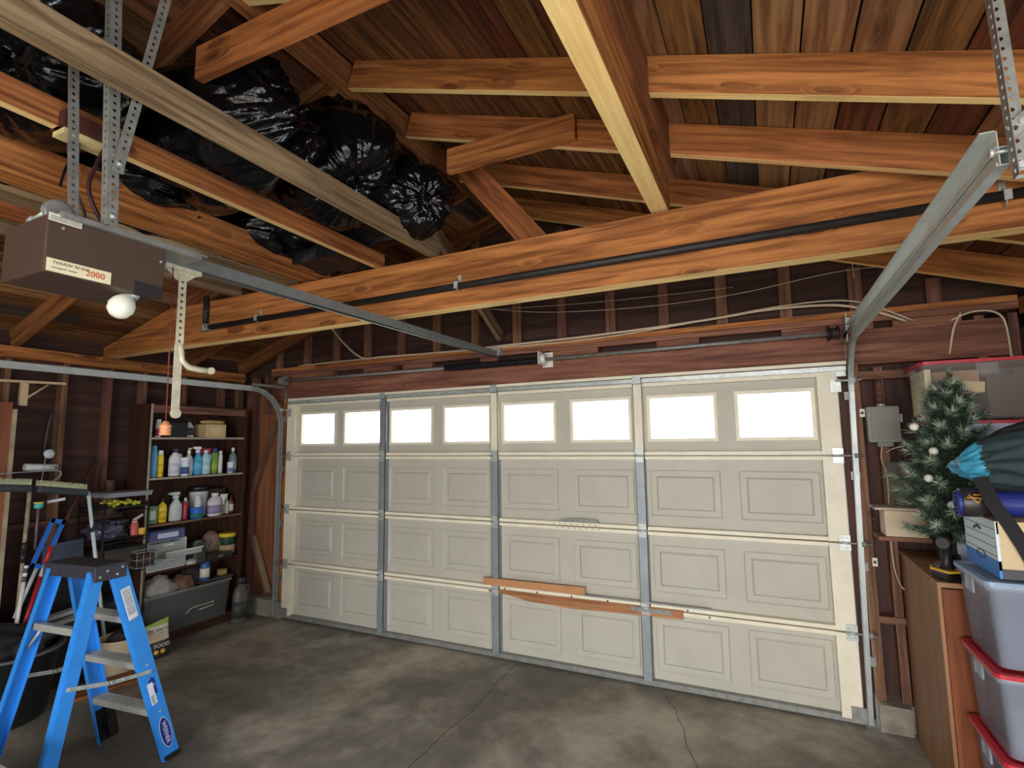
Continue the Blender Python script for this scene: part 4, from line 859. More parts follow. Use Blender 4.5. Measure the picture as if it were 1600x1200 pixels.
cable('coiled_cable', 'loose cable curled over the wire rack', [(-.36, -1.50, 1.10), (-.34, -1.44, 1.04), (-.34, -1.36, 1.02), (-.36, -1.30, 1.06), (-.40, -1.36, 1.10), (-.38, -1.45, 1.06)], .005, M_dkcab, 'cord')
t = thing('storage_box', 'flat dark olive box on the lower shelf of the wire rack', 'box', (-.47, -1.34, .725)); B().bx((-.62, -1.50, .726), (-.29, -1.21, .88), .006).build('carton', C((62, 56, 46), .8), t); B().bx((-.625, -1.505, .875), (-.285, -1.205, .90), .004).build('lid', C((48, 44, 40), .7), t)
t = thing('wire_basket', 'small black wire basket with a red-lettered box inside, front of the wire rack', 'basket', (-.22, -1.24, .72)); b = B()
for zz in (.74, .80, .86):
    b.tube([(-.28, -1.33, zz), (-.17, -1.33, zz), (-.17, -1.18, zz), (-.28, -1.18, zz), (-.28, -1.33, zz)], .003, 5)
for y_ in (-1.33, -1.28, -1.23, -1.18): b.cyl((-.17, y_, .74), (-.17, y_, .86), .0025, seg=5)
b.build('wire_frame', mat('wire_pale', (160, 158, 156), .4, .4), t); B().bx((-.27, -1.32, .745), (-.18, -1.19, .84)).build('box', C((44, 36, 38)), t); B().tube([(-.178, -1.25+.045*math.cos(k*PI/8), .795+.018*math.sin(k*PI/8)) for k in range(17)], .002, 5).build('red_ring', C((150, 70, 70)), t)
lump('cloth', 'dark bundle of garden fabric on the bottom shelf of the wire rack', 'cloth', (-.45, -1.35, .304), (.15, .14, .12), (40, 38, 44), 31, .7, .4)
t = thing('stool_bag', 'dark folded camping bag on the floor under the wire rack', 'bag', (-.45, -1.36, 0)); B().box((-.45, -1.36, .12), (.26, .28, .23), None, .03).build('body', C((36, 36, 42), .8), t)
# planter pot, soil bag, plank on the floor
t = thing('planter', 'round beige planter on the floor behind the ladder', 'planter', (-.13, -1.44, 0)); b = B(); b.lathe((-.13, -1.44, 0), [(.095, 0), (.11, .02), (.135, .20), (.145, .25), (.15, .265), (.138, .265), (.13, .20)], 24); b.build('pot', C((196, 178, 148), .7), t); B().lathe((-.13, -1.44, .20), [(.128, 0), (.12, .01)], 20).build('soil', mat('soil', (50, 38, 30), .95, 0, .4, 30, .5), t)
lump('work_glove', 'dark glove draped over the rim of the beige planter', 'glove', (-.14, -1.42, .225), (.08, .08, .045), (44, 40, 42), 41, .8, .4)
t = thing('fertilizer_bag', 'green and white bag of plant food standing by the bookcase', 'bag', (-.12, -1.17, 0)); bm_ = B(); n_ = 10; rows = []
for i in range(n_+1):
    u = i/n_; th_ = .055*math.sin(PI*min(1, u*1.05+.02))**.6*(1-u*.55)+.003; w_ = .115*(1+.04*math.sin(u*7)); row = []
    for k in range(16):
        a = 2*PI*k/16; row.append(bm_.bm.verts.new((-.12 - .04*u + th_*math.cos(a), -1.17 + w_*math.sin(a), .002+.275*u+(.02*math.sin(a) if i == n_ else 0))))
    rows.append(row)
for i in range(n_):
    for k in range(16):
        f = bm_.bm.faces.new((rows[i][k], rows[i][(k+1) % 16], rows[i+1][(k+1) % 16], rows[i+1][k])); f.smooth = True; f.material_index = (0 if 4 < i < 9 else 1 if i >= 9 or k in (3, 4, 5) else 2)
bm_.bm.faces.new(list(reversed(rows[0]))); bm_.bm.faces.new(rows[-1])
bm_.build('sack_body', [C((226, 222, 206), .6), C((150, 178, 74), .6), C((58, 54, 44), .6)], t)
text('lettering', 'DR. EARTH', (-.082, -1.262, .235), (0, 1, 0), (-.15, 0, 1), .036, M_ink, t, .95); text('lettering', 'FOOD', (-.056, -1.225, .118), (0, 1, 0), (-.1, 0, 1), .040, C((236, 232, 220)), t, 1.1)
b = B()
for k in range(4): b.bx((-.078, -1.25, .205-.018*k), (-.077, -1.13, .211-.018*k))
b.build('print_band', C((190, 120, 60)), t)
for y_ in (-1.20, -1.15): B().lathe((-.062, y_, .07), [(.004, -.018), (.018, -.008), (.018, .008), (.004, .018)], 12).build('printed_fruit', C((214, 170, 60)), t)
o = board('loose_plank', (.02, -1.86, .012), (.10, -1.40, .012), .22, .022, M_raft); tag(o, 'short wide plank lying flat on the floor behind the ladder', 'plank')
# black tub of offcuts, pole, brooms
t = thing('nursery_tub', 'large black plastic tub on the floor behind the ladder', 'tub', (-.02, -2.17, 0)); M_tub = C((30, 32, 36), .45)
b = B(); b.lathe((-.02, -2.17, 0), [(.20, 0), (.22, .02), (.265, .40), (.285, .41), (.285, .44), (.265, .44), (.255, .41), (.21, .03)], 30); b.build('tub_body', M_tub, t)
b = B(); b.tube([(-.02+.287*math.cos(a/12*PI), -2.17+.287*math.sin(a/12*PI), .425) for a in range(25)], .010, 6); b.build('rim', mat('rim_grey', (96, 98, 100), .4), t)
lump('cloth', 'dark crumpled tarp filling the black tub', 'cloth', (-.04, -2.17, .38), (.20, .20, .12), (40, 38, 44), 51, .6, .5)
for i, (x_, z_, lab, col) in enumerate([(-.32, .515, 'upper white gutter length lying across the boxes behind the ladder', (178, 182, 192)), (-.29, .47, 'lower white gutter length lying across the boxes behind the ladder', (196, 196, 196))]):
    t = thing('gutter_length', lab, 'gutter', (x_, -1.75, z_)); b = B(); b.sheet([(-.03, .03), (-.03, 0), (.03, 0), (.03, .03)], (x_, -2.0, z_-.03), (x_, -1.56, z_+.01), (1, 0, 0), .003); b.build('channel', C(col), t)
t = thing('storage_crate', 'black crate on the floor behind the tub', 'crate', (-.40, -1.80, 0)); B().bx((-.42, -1.98, 0), (-.26, -1.60, .42), .01).build('crate_body', C((34, 34, 38)), t); B().bx((-.43, -1.99, .40), (-.25, -1.59, .43), .004).build('rim', C((60, 62, 68)), t)
t = thing('bin_cover', 'slate grey plastic bin lid propped behind the ladder top', 'lid', (-.42, -1.70, .86)); B().box((-.42, -1.72, .925), (.012, .26, .15), Matrix.Rotation(.06, 3, 'X'), .004).build('lid_panel', C((84, 94, 118), .45), t)
for k in range(6): B().box((-.412, -1.72, .87+.02*k), (.004, .24, .004)).build('rib', C((70, 78, 100)), t)
t = thing('bin_stack', 'tall dark bin carrying the grey lid', 'bin', (-.50, -1.72, 0)); B().bx((-.60, -1.86, 0), (-.44, -1.58, .84), .01).build('bin_body', C((28, 28, 33)), t)
M_bk = C((52, 56, 62), .5); M_br = mat('bristle', (206, 210, 170), .8, 0, .2, 40)
def broom(label, y0, y1, x, z, py, pcol, tilt, rings):
    t = thing('push_broom', label, 'broom', (x, py, 0)); c = (x, (y0+y1)/2, z); b = B(); b.box(c, (.075, y1-y0, .052), Matrix.Rotation(tilt, 3, 'X'), .012); b.build('broom_head', M_bk, t)
    b = B(); n = 90
    for k in range(n):
        for q in range(4):
            yy = y0+.01+(y1-y0-.02)*(k+R.random())/n; zz = z + (c[1]-yy)*-math.tan(tilt)*1; b.cyl((x-.026+.017*q, yy, zz+.02), (x-.028+.019*q+R.uniform(-.006, .006), yy+R.uniform(-.004, .004), zz+.055+R.random()*.014), .0022, .001, seg=4, smooth=False)
    o = b.build('bristles', M_br, t); o['kind'] = 'stuff'
    b = B(); b.cyl((x, py, z-.02), (x, py+rings[0], .012), .0125); b.build('handle', pcol, t)
    for zz in rings[1:]: f = (z-.02-zz)/(z-.03); B().cyl((x, py+rings[0]*f, zz-.035), (x-.001, py+rings[0]*(f+.02), zz+.035), .0145).build('tape_band', C((46, 48, 54)), t)
    return t
broom('push broom head turned bristles up on a white pole, right one of two', -1.985, -1.665, -.275, 1.395, -1.655, C((206, 220, 222)), -.17, (.22, 1.10))
broom('push broom head turned bristles up on a worn wooden pole, left one of two', -2.34, -2.00, -.30, 1.445, -2.005, mat('worn_pole', (176, 166, 140), .7, 0, .3, 20), -.10, (-.02, 1.02, .95))
t = thing('hose_nozzle', 'turquoise and yellow hose nozzle hanging under the broom heads', 'nozzle', (-.26, -1.965, 1.31)); B().lathe((-.26, -1.965, 1.285), [(.016, 0), (.026, .004), (.026, .03), (.02, .035)], 14).build('collar', C((76, 190, 176)), t); B().lathe((-.26, -1.965, 1.32), [(.029, 0), (.029, .010)], 14).build('ring', C((220, 204, 110)), t)
B().cyl((-.26, -1.965, 1.0), (-.26, -1.965, 1.285), .008).build('stem', C((110, 100, 104)), t)
t = thing('label_strip', 'white strip of tape on the dark board under the right broom head', 'tape', (-.34, -1.83, 1.325)); B().box((-.33, -1.83, 1.325), (.003, .11, .020), Matrix.Rotation(.12, 3, 'X')).build('strip', C((226, 230, 232)), t)
t = thing('blue_squeegee', 'blue plastic tool handle with a slot, leaning behind the ladder', 'handle', (-.22, -1.90, .9)); bT = lambda y, z: V((-.20, y, z))
b = B()
u1, u2 = V((0, -.33, -1)).normalized(), V((0, 1, -.33)).normalized(); o_ = V((-.20, -1.865, 1.20))
for a0, a1, c0, c1 in ((0, .03, -.045, .045), (0, .34, -.045, -.022), (0, .34, .022, .045), (.31, .34, -.045, .045)):
    m_ = o_ + u1*(a0+a1)/2 + u2*(c0+c1)/2; b.box(m_, (.022, abs(c1-c0), abs(a1-a0)), Matrix(((1, 0, 0), (0, u2.y, -u1.y), (0, u2.z, -u1.z))))
b.build('blue_grip', C((36, 110, 210), .35), t); B().cyl(o_+u1*.34, o_+u1*.66, .012).build('grey_shaft', C((196, 200, 214)), t)
def stick(name, label, cat, p0, p1, r, segs):
    t = thing(name, label, cat, p1); p0, p1 = V(p0), V(p1)
    for f0, f1, col in segs: B().cyl(p0.lerp(p1, f0), p0.lerp(p1, f1), r).build('shaft', C(col), t)
    return t
stick('red_pole', 'red and silver pole standing in the black tub behind the left leg of the ladder', 'pole', (-.19, -1.90, 1.02), (-.19, -2.07, .30), .013, ((0, .18, (206, 44, 40)), (.18, .28, (200, 200, 206)), (.28, 1, (176, 34, 44))))
stick('white_pole', 'white pole with a ringed tip leaning beside the red pole', 'pole', (-.20, -2.03, .91), (-.18, -2.08, .31), .012, ((0, .03, (240, 240, 238)), (.03, .08, (100, 90, 86)), (.08, .12, (240, 240, 238)), (.12, .18, (90, 84, 80)), (.18, 1, (232, 230, 224))))
stick('white_rod', 'second, shorter white rod behind the red pole', 'pole', (-.16, -1.94, .72), (-.15, -2.03, .33), .014, ((0, .45, (236, 232, 214)), (.45, 1, (214, 210, 200))))
stick('thin_stick', 'thin grey stick leaning to the right above the ladder cap', 'stick', (-.25, -1.82, 1.19), (-.27, -1.98, .012), .006, ((0, 1, (126, 118, 110)),))
t = thing('plywood_sheet', 'tall brown plywood sheet standing at the left edge with a worn pale edge', 'panel', (-.55, -2.30, 0)); board('sheet', (-.56, -2.39, .02), (-.56, -2.39, 2.05), .03, .68, M_ply, t, upv=(0, 1, 0)); board('edge', (-.55, -2.038, .02), (-.55, -2.038, 2.0), .05, .022, mat('pale_ply_edge', (186, 168, 136), .7, 0, .25, 9), t, upv=(0, 1, 0))
t = thing('yellow_board', 'pale wooden board end at the lower left edge', 'board', (-.12, -2.34, 0)); board('board_body', (-.25, -2.33, .02), (-.25, -2.33, .62), .02, .12, M_pale, t, upv=(0, 1, 0))
t = thing('shelf_bracket', 'cream shelf bracket with diagonal strut fixed high on the left wall studs', 'bracket', (-.62, -1.95, 2.19)); M_br2 = C((206, 180, 140), .6)
B().box((-.62, -1.99, 2.215), (.05, .56, .018), Matrix.Rotation(.03, 3, 'X')).build('arm', M_br2, t); B().box((-.62, -1.965, 2.12), (.03, .045, .17)).build('post', M_br2, t); B().tube([(-.61, -1.95, 2.09), (-.61, -1.82, 2.205)], .007, 6).build('strut', M_br2, t)
t = thing('metal_tube', 'short silver tube lying across the left wall studs above the brooms', 'tube', (-.56, -1.84, 1.565)); B().cyl((-.56, -1.945, 1.572), (-.56, -1.745, 1.562), .026).build('tube_body', C((206, 206, 204), .3), t); B().cyl((-.56, -1.76, 1.56), (-.53, -1.76, 1.56), .007).build('bolt', M_blk, t)
t = thing('garden_hook', 'dark curved hook hanging on the left wall', 'hook', (-.62, -1.80, 1.9)); B().tube([(-.62, -1.81, 1.66), (-.62, -1.80, 1.80), (-.62, -1.79, 1.92), (-.62, -1.775, 1.985), (-.62, -1.755, 1.99), (-.62, -1.735, 1.95), (-.62, -1.725, 1.92)], .009, 8).build('hook_rod', M_dkcab, t)
t = thing('reflector', 'small silver round reflector on a thin stem above the brooms', 'reflector', (-.50, -1.86, 1.66)); B().lathe((-.50, -1.825, 1.668), [(.028, -.006), (.036, 0), (.034, .006), (.01, .012)], 16, axis=Matrix.Rotation(PI/2, 4, 'Y')).build('disc', C((190, 196, 206), .25), t); B().cyl((-.50, -1.845, 1.65), (-.50, -1.86, 1.44), .003, seg=6).build('stem', M_galv, t)
cable('bent_wire', 'bent grey wire lying over the left broom head', [(-.50, -2.20, 1.53), (-.50, -1.80, 1.54), (-.50, -1.74, 1.52), (-.50, -1.75, 1.49), (-.50, -1.78, 1.465)], .004, M_galv, 'wire')
t = thing('plastic_jug', 'small tan plastic jug standing on the wall blocking left of the bookcase', 'jug', (-.66, -1.30, 1.14)); b = B(); b.lathe((-.655, -1.31, 1.142), [(.045, 0), (.06, .01), (.058, .12), (.04, .20), (.036, .28), (.04, .29)], 16, sq=(.8, 1)); b.build('jug_body', C((104, 76, 60), .6), t)
stick('wall_batten', 'slanting batten leaning on the left wall behind the brooms', 'batten', (-.64, -1.42, 1.62), (-.60, -1.86, .60), .014, ((0, 1, (92, 60, 46)),))
t = thing('beige_chest', 'corner of a beige plastic chest at the lower left, nearest the viewer', 'chest', (1.2, -3.0, 0)); B().bx((1.20, -3.25, 0), (1.83, -2.825, .42), .012).build('chest_body', C((206, 200, 184), .6), t); B().bx((1.18, -3.27, .415), (1.85, -2.80, .452), .006).build('lid', C((212, 206, 190), .6), t)

# ---------------------------------------------------------------- right side
cb = thing('cabinet', 'tall brown wooden cabinet against the door wall at right', 'cabinet', (5.47, -.42, 0)); M_cab = wood('cabinet_side', (158, 114, 84), (134, 94, 68), knots=0, var=.02, grain=.5, rough=.5); M_cab2 = wood('cabinet_front', (132, 66, 42), (96, 44, 28), knots=.1, var=.02, grain=.6, rough=.5)
board('side_panel', (5.135, -.41, .0), (5.135, -.41, 1.02), .018, .76, M_cab, cb, upv=(0, 1, 0)); board('side_panel', (5.76, -.41, .0), (5.76, -.41, 1.02), .018, .76, M_cab, cb, upv=(0, 1, 0))
board('front_door', (5.295, -.80, .06), (5.295, -.80, 1.01), .018, .31, M_cab2, cb, upv=(1, 0, 0)); board('front_door', (5.61, -.80, .06), (5.61, -.80, 1.01), .018, .29, M_cab2, cb, upv=(1, 0, 0)); board('plinth', (5.16, -.78, .03), (5.76, -.78, .03), .018, .06, M_cab2, cb)
board('top_panel', (5.12, -.42, 1.03), (5.78, -.42, 1.03), .80, .022, M_cab, cb)
for x_ in (5.44, 5.48): B().lathe((x_, -.81, .55), [(.012, -.02), (.014, 0)], 10).build('knob', M_blk, cb)
# artificial tree
tx, ty, tz = 5.235, -.62, 1.041
tr = thing('christmas_tree', 'small frosted artificial Christmas tree on the cabinet corner', 'tree', (tx, ty, tz)); M_ndl = mat('needle_green', (58, 88, 66), .7, 0, .3, 30); M_frost = mat('needle_frosted', (150, 160, 140), .8); M_trk = C((44, 38, 34), .8); M_gilt = mat('gilt', (206, 160, 80), .25, .8)
B().lathe((tx, ty, tz), [(.075, 0), (.09, .012), (.088, .03), (.07, .05), (.035, .06), (.030, .10)], 18).build('base', C((30, 26, 24), .3), tr)
b = B(); b.tube([(tx+.088*math.cos(a*PI/8), ty+.088*math.sin(a*PI/8), tz+.030) for a in range(17)], .008, 6); b.build('gilt_ring', mat('gilt', (206, 160, 80), .25, .8), tr)
B().tube([(tx, ty, tz+.06), (tx+.005, ty, tz+.3), (tx+.03, ty, tz+.6), (tx+.05, ty, tz+.93)], [.022, .016, .010, .004], 8).build('trunk', M_trk, tr)
def bough(p, d, L_, nn=150, rad=.032):
    b = B(); d = V(d).normalized(); e1 = d.orthogonal().normalized(); e2 = d.cross(e1); b.tube([p, V(p)+d*L_*.5, V(p)+d*L_-ZU*.008], [.004, .003, .002], 5)
    for k in range(nn):
        f = .1+.95*R.random(); a = R.random()*6.283; c = V(p)+d*L_*f; o_ = (e1*math.cos(a)+e2*math.sin(a)); tip = c + o_*rad*R.uniform(.6, 1.1) + d*rad*.8
        w_ = d.cross(o_)*.0030; b.mi = 1 if (f > .82 and R.random() < .75) or R.random() < .10 else 0
        vs = [b.bm.verts.new(c-w_), b.bm.verts.new(c+w_), b.bm.verts.new(tip)]; fc = b.bm.faces.new(vs); fc.material_index = b.mi
    bmf = b.bm; me = D.meshes.new('bough'); bmf.to_mesh(me); bmf.free(); me.materials.append(M_ndl); me.materials.append(M_frost); o = D.objects.new('bough', me); COL.objects.link(o); o.parent = tr; o.matrix_parent_inverse = pinv(tr); return o
tips = []
for k in range(96):
    f = k/95; zz = tz+.17+.74*f; ax = tx+.05*f**1.3; a = k*2.4; L_ = .25*(1-f)**.75+.045; L_ *= R.uniform(.75, 1.12); up_a = .10+.55*f
    d = V((math.cos(a)*math.cos(up_a), math.sin(a)*math.cos(up_a), math.sin(up_a)))
    if d.y > .3: L_ *= .8
    if f < .22: L_ *= .55+.9*f
    if d.x > .3 and f < .5: L_ *= .7
    bough((ax, ty, zz), d, L_, 190, .040); tips.append(V((ax, ty, zz))+d*L_*.8)
bough((tx+.05, ty, tz+.90), (0.1, 0, 1), .10, 120, .026)
M_orn = C((232, 228, 214), .3)
for i, (dx, dy, dz) in enumerate([(.10, -.13, .62), (-.06, -.12, .60), (-.02, -.17, .35), (.02, -.17, .335), (-.09, -.12, .47), (.03, -.15, .52), (-.12, -.08, .72)]):
    bm = bmesh.new(); bmesh.ops.create_icosphere(bm, subdivisions=2, radius=.020); me = D.meshes.new('ornament'); [setattr(f, 'smooth', True) for f in bm.faces]; bm.to_mesh(me); bm.free(); me.materials.append(M_orn)
    o = D.objects.new('ornament', me); COL.objects.link(o); o.location = (tx+dx, ty+dy, tz+dz); tag(o, ['white ornament on the right side of the frosted tree at mid height', 'white ornament high on the left front of the frosted tree', 'left one of the two touching white ornaments low on the frosted tree', 'right one of the two touching white ornaments low on the frosted tree', 'white ornament on the left of the frosted tree, halfway down', 'white ornament at the front middle of the frosted tree', 'topmost white ornament on the left of the frosted tree'][i], 'ornament', 'white ornaments on the frosted tree')
t = thing('cordless_drill', 'black and yellow cordless drill standing on its battery under the tree, on the cabinet corner', 'drill', (5.175, -.745, 1.042))
b = B().box((5.18, -.745, 1.062), (.085, .115, .040), Matrix.Rotation(.5, 3, 'Z'), .010); b.build('battery', C((24, 22, 22), .3), t)
B().box((5.18, -.745, 1.084), (.080, .108, .012), Matrix.Rotation(.5, 3, 'Z'), .004).build('yellow_band', C((222, 170, 50), .3), t)
B().tube([(5.18, -.74, 1.085), (5.183, -.735, 1.13), (5.19, -.725, 1.20)], [.030, .022, .024], 10).build('grip', C((30, 28, 30), .5), t)
B().cyl((5.20, -.69, 1.225), (5.16, -.80, 1.215), .030, .026).build('motor_housing', C((40, 38, 36), .4), t)
# clear film and boxes beside the tree
t = thing('clear_film', 'bunched clear plastic film standing right of the tree base', 'film', (5.30, -.62, 1.04)); b = B(); bmesh.ops.create_icosphere(b.bm, subdivisions=4, radius=1, matrix=Matrix.Translation((5.31, -.60, 1.17)) @ Matrix.Diagonal((.055, .05, .14, 1)))
for v in b.bm.verts: v.co += V((noise.noise(v.co*14), noise.noise(v.co*14+V((5, 0, 0))), 0))*.04
for f in b.bm.faces: f.smooth = True
b.build('film_body', mat('film_clear', (190, 196, 214), .2, alpha=.8), t)
goods('box', -.55, 1.0415, .16, .26, (88, 62, 46), 'narrow brown cardboard box on the cabinet right of the clear film', x=5.42, d=.13)
t = thing('flat_case', 'flat black folder sticking out under the tree base', 'folder', (5.24, -.80, 1.04)); B().box((5.30, -.74, 1.0455), (.13, .17, .008), Matrix.Rotation(.2, 3, 'Z')).build('cover', C((48, 46, 52)), t)
# stack of totes on the cabinet behind the tree
M_tc = mat('tote_clear', (196, 206, 226), .22, 0, .04, 5, alpha=.42); M_lred = C((196, 40, 56), .4); M_tw = mat('tote_milky', (228, 226, 206), .3, 0, .04, 5, alpha=.82); M_lclear = mat('lid_clear', (168, 190, 222), .2, alpha=.72)
t = tote('large clear tote of orange and brown things, top of the stack behind the tree', 5.225, 5.76, -.46, -.08, 1.80, 2.12, mat('tote_glass_clear', (220, 214, 206), .15, 0, .04, 5, alpha=.14), M_lred, name='storage_tote')
B().bx((5.26, -.40, 1.812), (5.43, -.14, 1.93)).build('tote_content', C((214, 134, 78), .8), t); B().bx((5.28, -.38, 1.935), (5.48, -.14, 2.06)).build('tote_content', C((184, 140, 110), .8), t); B().bx((5.50, -.41, 1.812), (5.70, -.14, 2.02)).build('tote_content', C((96, 72, 62), .8), t); B().box((5.44, -.41, 1.97), (.10, .006, .055), Matrix.Rotation(.1, 3, 'Y')).build('price_tag', C((230, 206, 150)), t)
B().bx((5.235, -.44, 1.83), (5.262, -.12, 2.07)).build('paper_lining', C((222, 216, 176)), t)
t = tote('pale blue-white tote with red lid under the topmost tote', 5.245, 5.77, -.45, -.09, 1.43, 1.80, mat('tote_bluewhite', (196, 208, 232), .3, alpha=.9), M_lred)
t = tote('milky tote on the cabinet top, lowest behind the tree', 5.26, 5.76, -.44, -.09, 1.043, 1.43, mat('tote_grey', (150, 156, 170), .4, alpha=.9), C((90, 100, 130)))
# near stack
X_ = 5.185
zs = [.003, .30, .505, .825, 1.165]
zs = [.003, .20, .51, .83, 1.165]
Y_0, Y_1 = -1.27, -.87
labs = ['red-lidded tote at the very bottom of the near right stack', 'clear tote with red lid, second from the floor in the near right stack', 'clear tote with red lid, third from the floor in the near right stack', 'large clear tote with clear lid, top of the near right stack']
for i in range(4):
    t = tote(labs[i], X_, 5.74, Y_0+.01*(i % 2), Y_1, zs[i], zs[i+1]-.001, M_tc, M_lclear if i == 3 else M_lred)
    cols = [(150, 60, 70), (110, 110, 120), (150, 150, 156), (96, 98, 110)]
    h = zs[i+1]-zs[i]
    B().bx((X_+.05, Y_0+.05, zs[i]+.012), (X_+.25, Y_1-.05, zs[i]+h*.55), .01).build('tote_content', C(cols[i], .8), t); B().bx((X_+.28, Y_0+.05, zs[i]+.012), (5.68, Y_1-.05, zs[i]+h*.7), .01).build('tote_content', C((128, 122, 124), .8), t)
# banker's box, rolled mat, bag and strap
zb_ = 1.1665
bk = thing('file_box', 'cardboard file box with blue printed side on the near totes', 'box', (5.4, -1.1, zb_)); M_card = C((214, 190, 150), .75); W0 = 5.235
B().bx((W0, -1.25, zb_), (W0+.30, -.90, zb_+.20), .002).build('box_body', M_card, bk)
o = B().bx((W0-.008, -1.258, zb_+.165), (W0+.308, -.892, zb_+.215), .002).build('lid', M_card, bk)
sd_ = B().bx((W0-.0095, -1.258, zb_+.03), (W0-.0005, -.892, zb_+.214)).build('printed_side', C((222, 236, 244), .6), bk)
B().bx((W0-.0100, -1.258, zb_), (W0-.0004, -.892, zb_+.065)).build('blue_band', C((62, 132, 210), .6), bk); B().bx((W0, -1.2595, zb_), (W0+.30, -1.250, zb_+.035)).build('dark_band', C((62, 62, 68)), bk)
b = B()
for k in range(4): b.box((W0-.0102, -1.08, zb_+.08+.034*k), (.001, .34, .0022))
b.tube([(W0-.0104, -1.08+.05*math.cos(a*PI/8), zb_+.062+.016*math.sin(a*PI/8)) for a in range(17)], .002, 4); b.tube([(W0-.0104, -1.10, zb_+.165), (W0-.0104, -1.06, zb_+.175), (W0-.0104, -1.02, zb_+.160)], .005, 4)
b.build('printed_figure', M_ink, sd_); text('lettering', 'Bankers Box', (W0+.10, -1.2600, zb_+.062), (1, 0, 0), (0, 0, 1), .040, M_ink, bk, 1, shear=.2)
zm = zb_+.216; mr = .056
M_mat = mat('mat_blue', (36, 48, 130), .5, 0, .08, 10, .1); t = thing('rolled_mat', 'rolled navy blue exercise mat with black and gold band lying on the file box', 'mat', (5.3, -1.12, zm+mr)); b = B(); pr_ = []
for k in range(64): a = k/64*2*PI*3.2; r_ = .016+.040*k/64; pr_.append((r_*math.cos(a), r_*math.sin(a), r_, a))
mc = V((5.145, -1.13, zm+mr+.001))
vin = []; 
for k in range(65):
    a = k/64*2*PI*3.0 - .6; r_ = .014+.042*k/64
    vin.append([b.bm.verts.new(mc+V((0, rr*math.cos(a), rr*math.sin(a)))) for rr in (r_-.0055, r_)] + [b.bm.verts.new(mc+V((.60, rr*math.cos(a), rr*math.sin(a)))) for rr in (r_-.0055, r_)])
for k in range(64):
    A_, Z_ = vin[k], vin[k+1]
    for f in ((A_[0], A_[1], Z_[1], Z_[0]), (A_[1], A_[3], Z_[3], Z_[1]), (A_[2], A_[0], Z_[0], Z_[2]), (A_[3], A_[2], Z_[2], Z_[3])): fc = b.bm.faces.new(f); fc.smooth = False
b.build('mat_roll', M_mat, t); bnd = B().lathe(mc+V((.012, 0, 0)), [(.058, 0), (.0585, .001), (.0585, .085), (.058, .086)], 32, axis=Matrix.Rotation(PI/2, 4, 'Y')).build('paper_band', C((48, 38, 40)), t)
gold = C((226, 160, 50)); b = B(); sf = lambda u, a: mc+V((u, -.0605*math.cos(a), .0605*math.sin(a)))
for q in (((.030, .65), (.056, .05)), ((.056, .05), (.082, .65)), ((.022, .42), (.094, .35)), ((.046, .62), (.072, .62))):
    b.tube([sf(q[0][0]+(q[1][0]-q[0][0])*k/6, q[0][1]+(q[1][1]-q[0][1])*k/6) for k in range(7)], .0022, 5)
b.build('gold_emblem', gold, bnd)
def clothbag():
    t = thing('duffel_bag', 'dark green and bright blue fabric bag slumped on top of the rolled mat', 'bag', (5.4, -1.12, zm+2*mr)); bm = bmesh.new(); bmesh.ops.create_icosphere(bm, subdivisions=5, radius=1); c = V((5.42, -1.10, zm+2*mr+.115)); zf = zm+2*mr+.003
    for v in bm.verts:
        n = v.co.normalized(); f = 1+.16*noise.noise(n*1.6+V((4, 2, 0)))+.10*(1-2*abs(noise.noise(V((n.x*1.2, n.y*3, n.z*4))+V((9, 0, 0))))); sx_ = .285 if n.x > 0 else .26; p = V((n.x*sx_, n.y*.16, n.z*.15))*f
        if n.x < 0: p.z = p.z*(1+.5*n.x) - .035*abs(n.x)**2
        p = c+p; p.z = max(p.z, zf+(p.z-zf)*.03); v.co = p
    for f in bm.faces: f.smooth = True; f.material_index = 1 if f.calc_center_median().x < 5.235 + .05*noise.noise(f.calc_center_median()*14) and f.calc_center_median().z < zf+.19 else 0
    me = D.meshes.new('bag_body'); bm.to_mesh(me); bm.free(); me.materials.append(mat('bag_green', (36, 56, 58), .75, 0, .1, 6, .2)); me.materials.append(mat('bag_cyan', (74, 176, 214), .4, 0, .3, 9, .2)); o = D.objects.new('bag_body', me); COL.objects.link(o); o.parent = t; o.matrix_parent_inverse = pinv(t)
    return t, zf
bg_, zf = clothbag()
b = B(); pts = [(5.215, -1.19, zf+.05), (5.235, -1.235, zf-.05), (5.27, -1.262, zf-.13), (5.30, -1.268, zf-.20), (5.33, -1.272, zf-.28), (5.38, -1.276, zf-.34), (5.46, -1.282, zf-.37)]
for i in range(len(pts)-1):
    p, q_ = V(pts[i]), V(pts[i+1]); s_ = V((.024, 0, .006)); n2 = V((0, -.003, 0)); b.prism([p-s_, p+s_, q_+s_, q_-s_], n2)
b.build('strap', C((24, 22, 26), .8), bg_)
b = B(); b.tube([(5.25, -1.16, zf+.17), (5.33, -1.14, zf+.235), (5.44, -1.13, zf+.262), (5.60, -1.13, zf+.25)], .016, 8); b.build('padded_handle', C((26, 20, 24), .8), bg_)
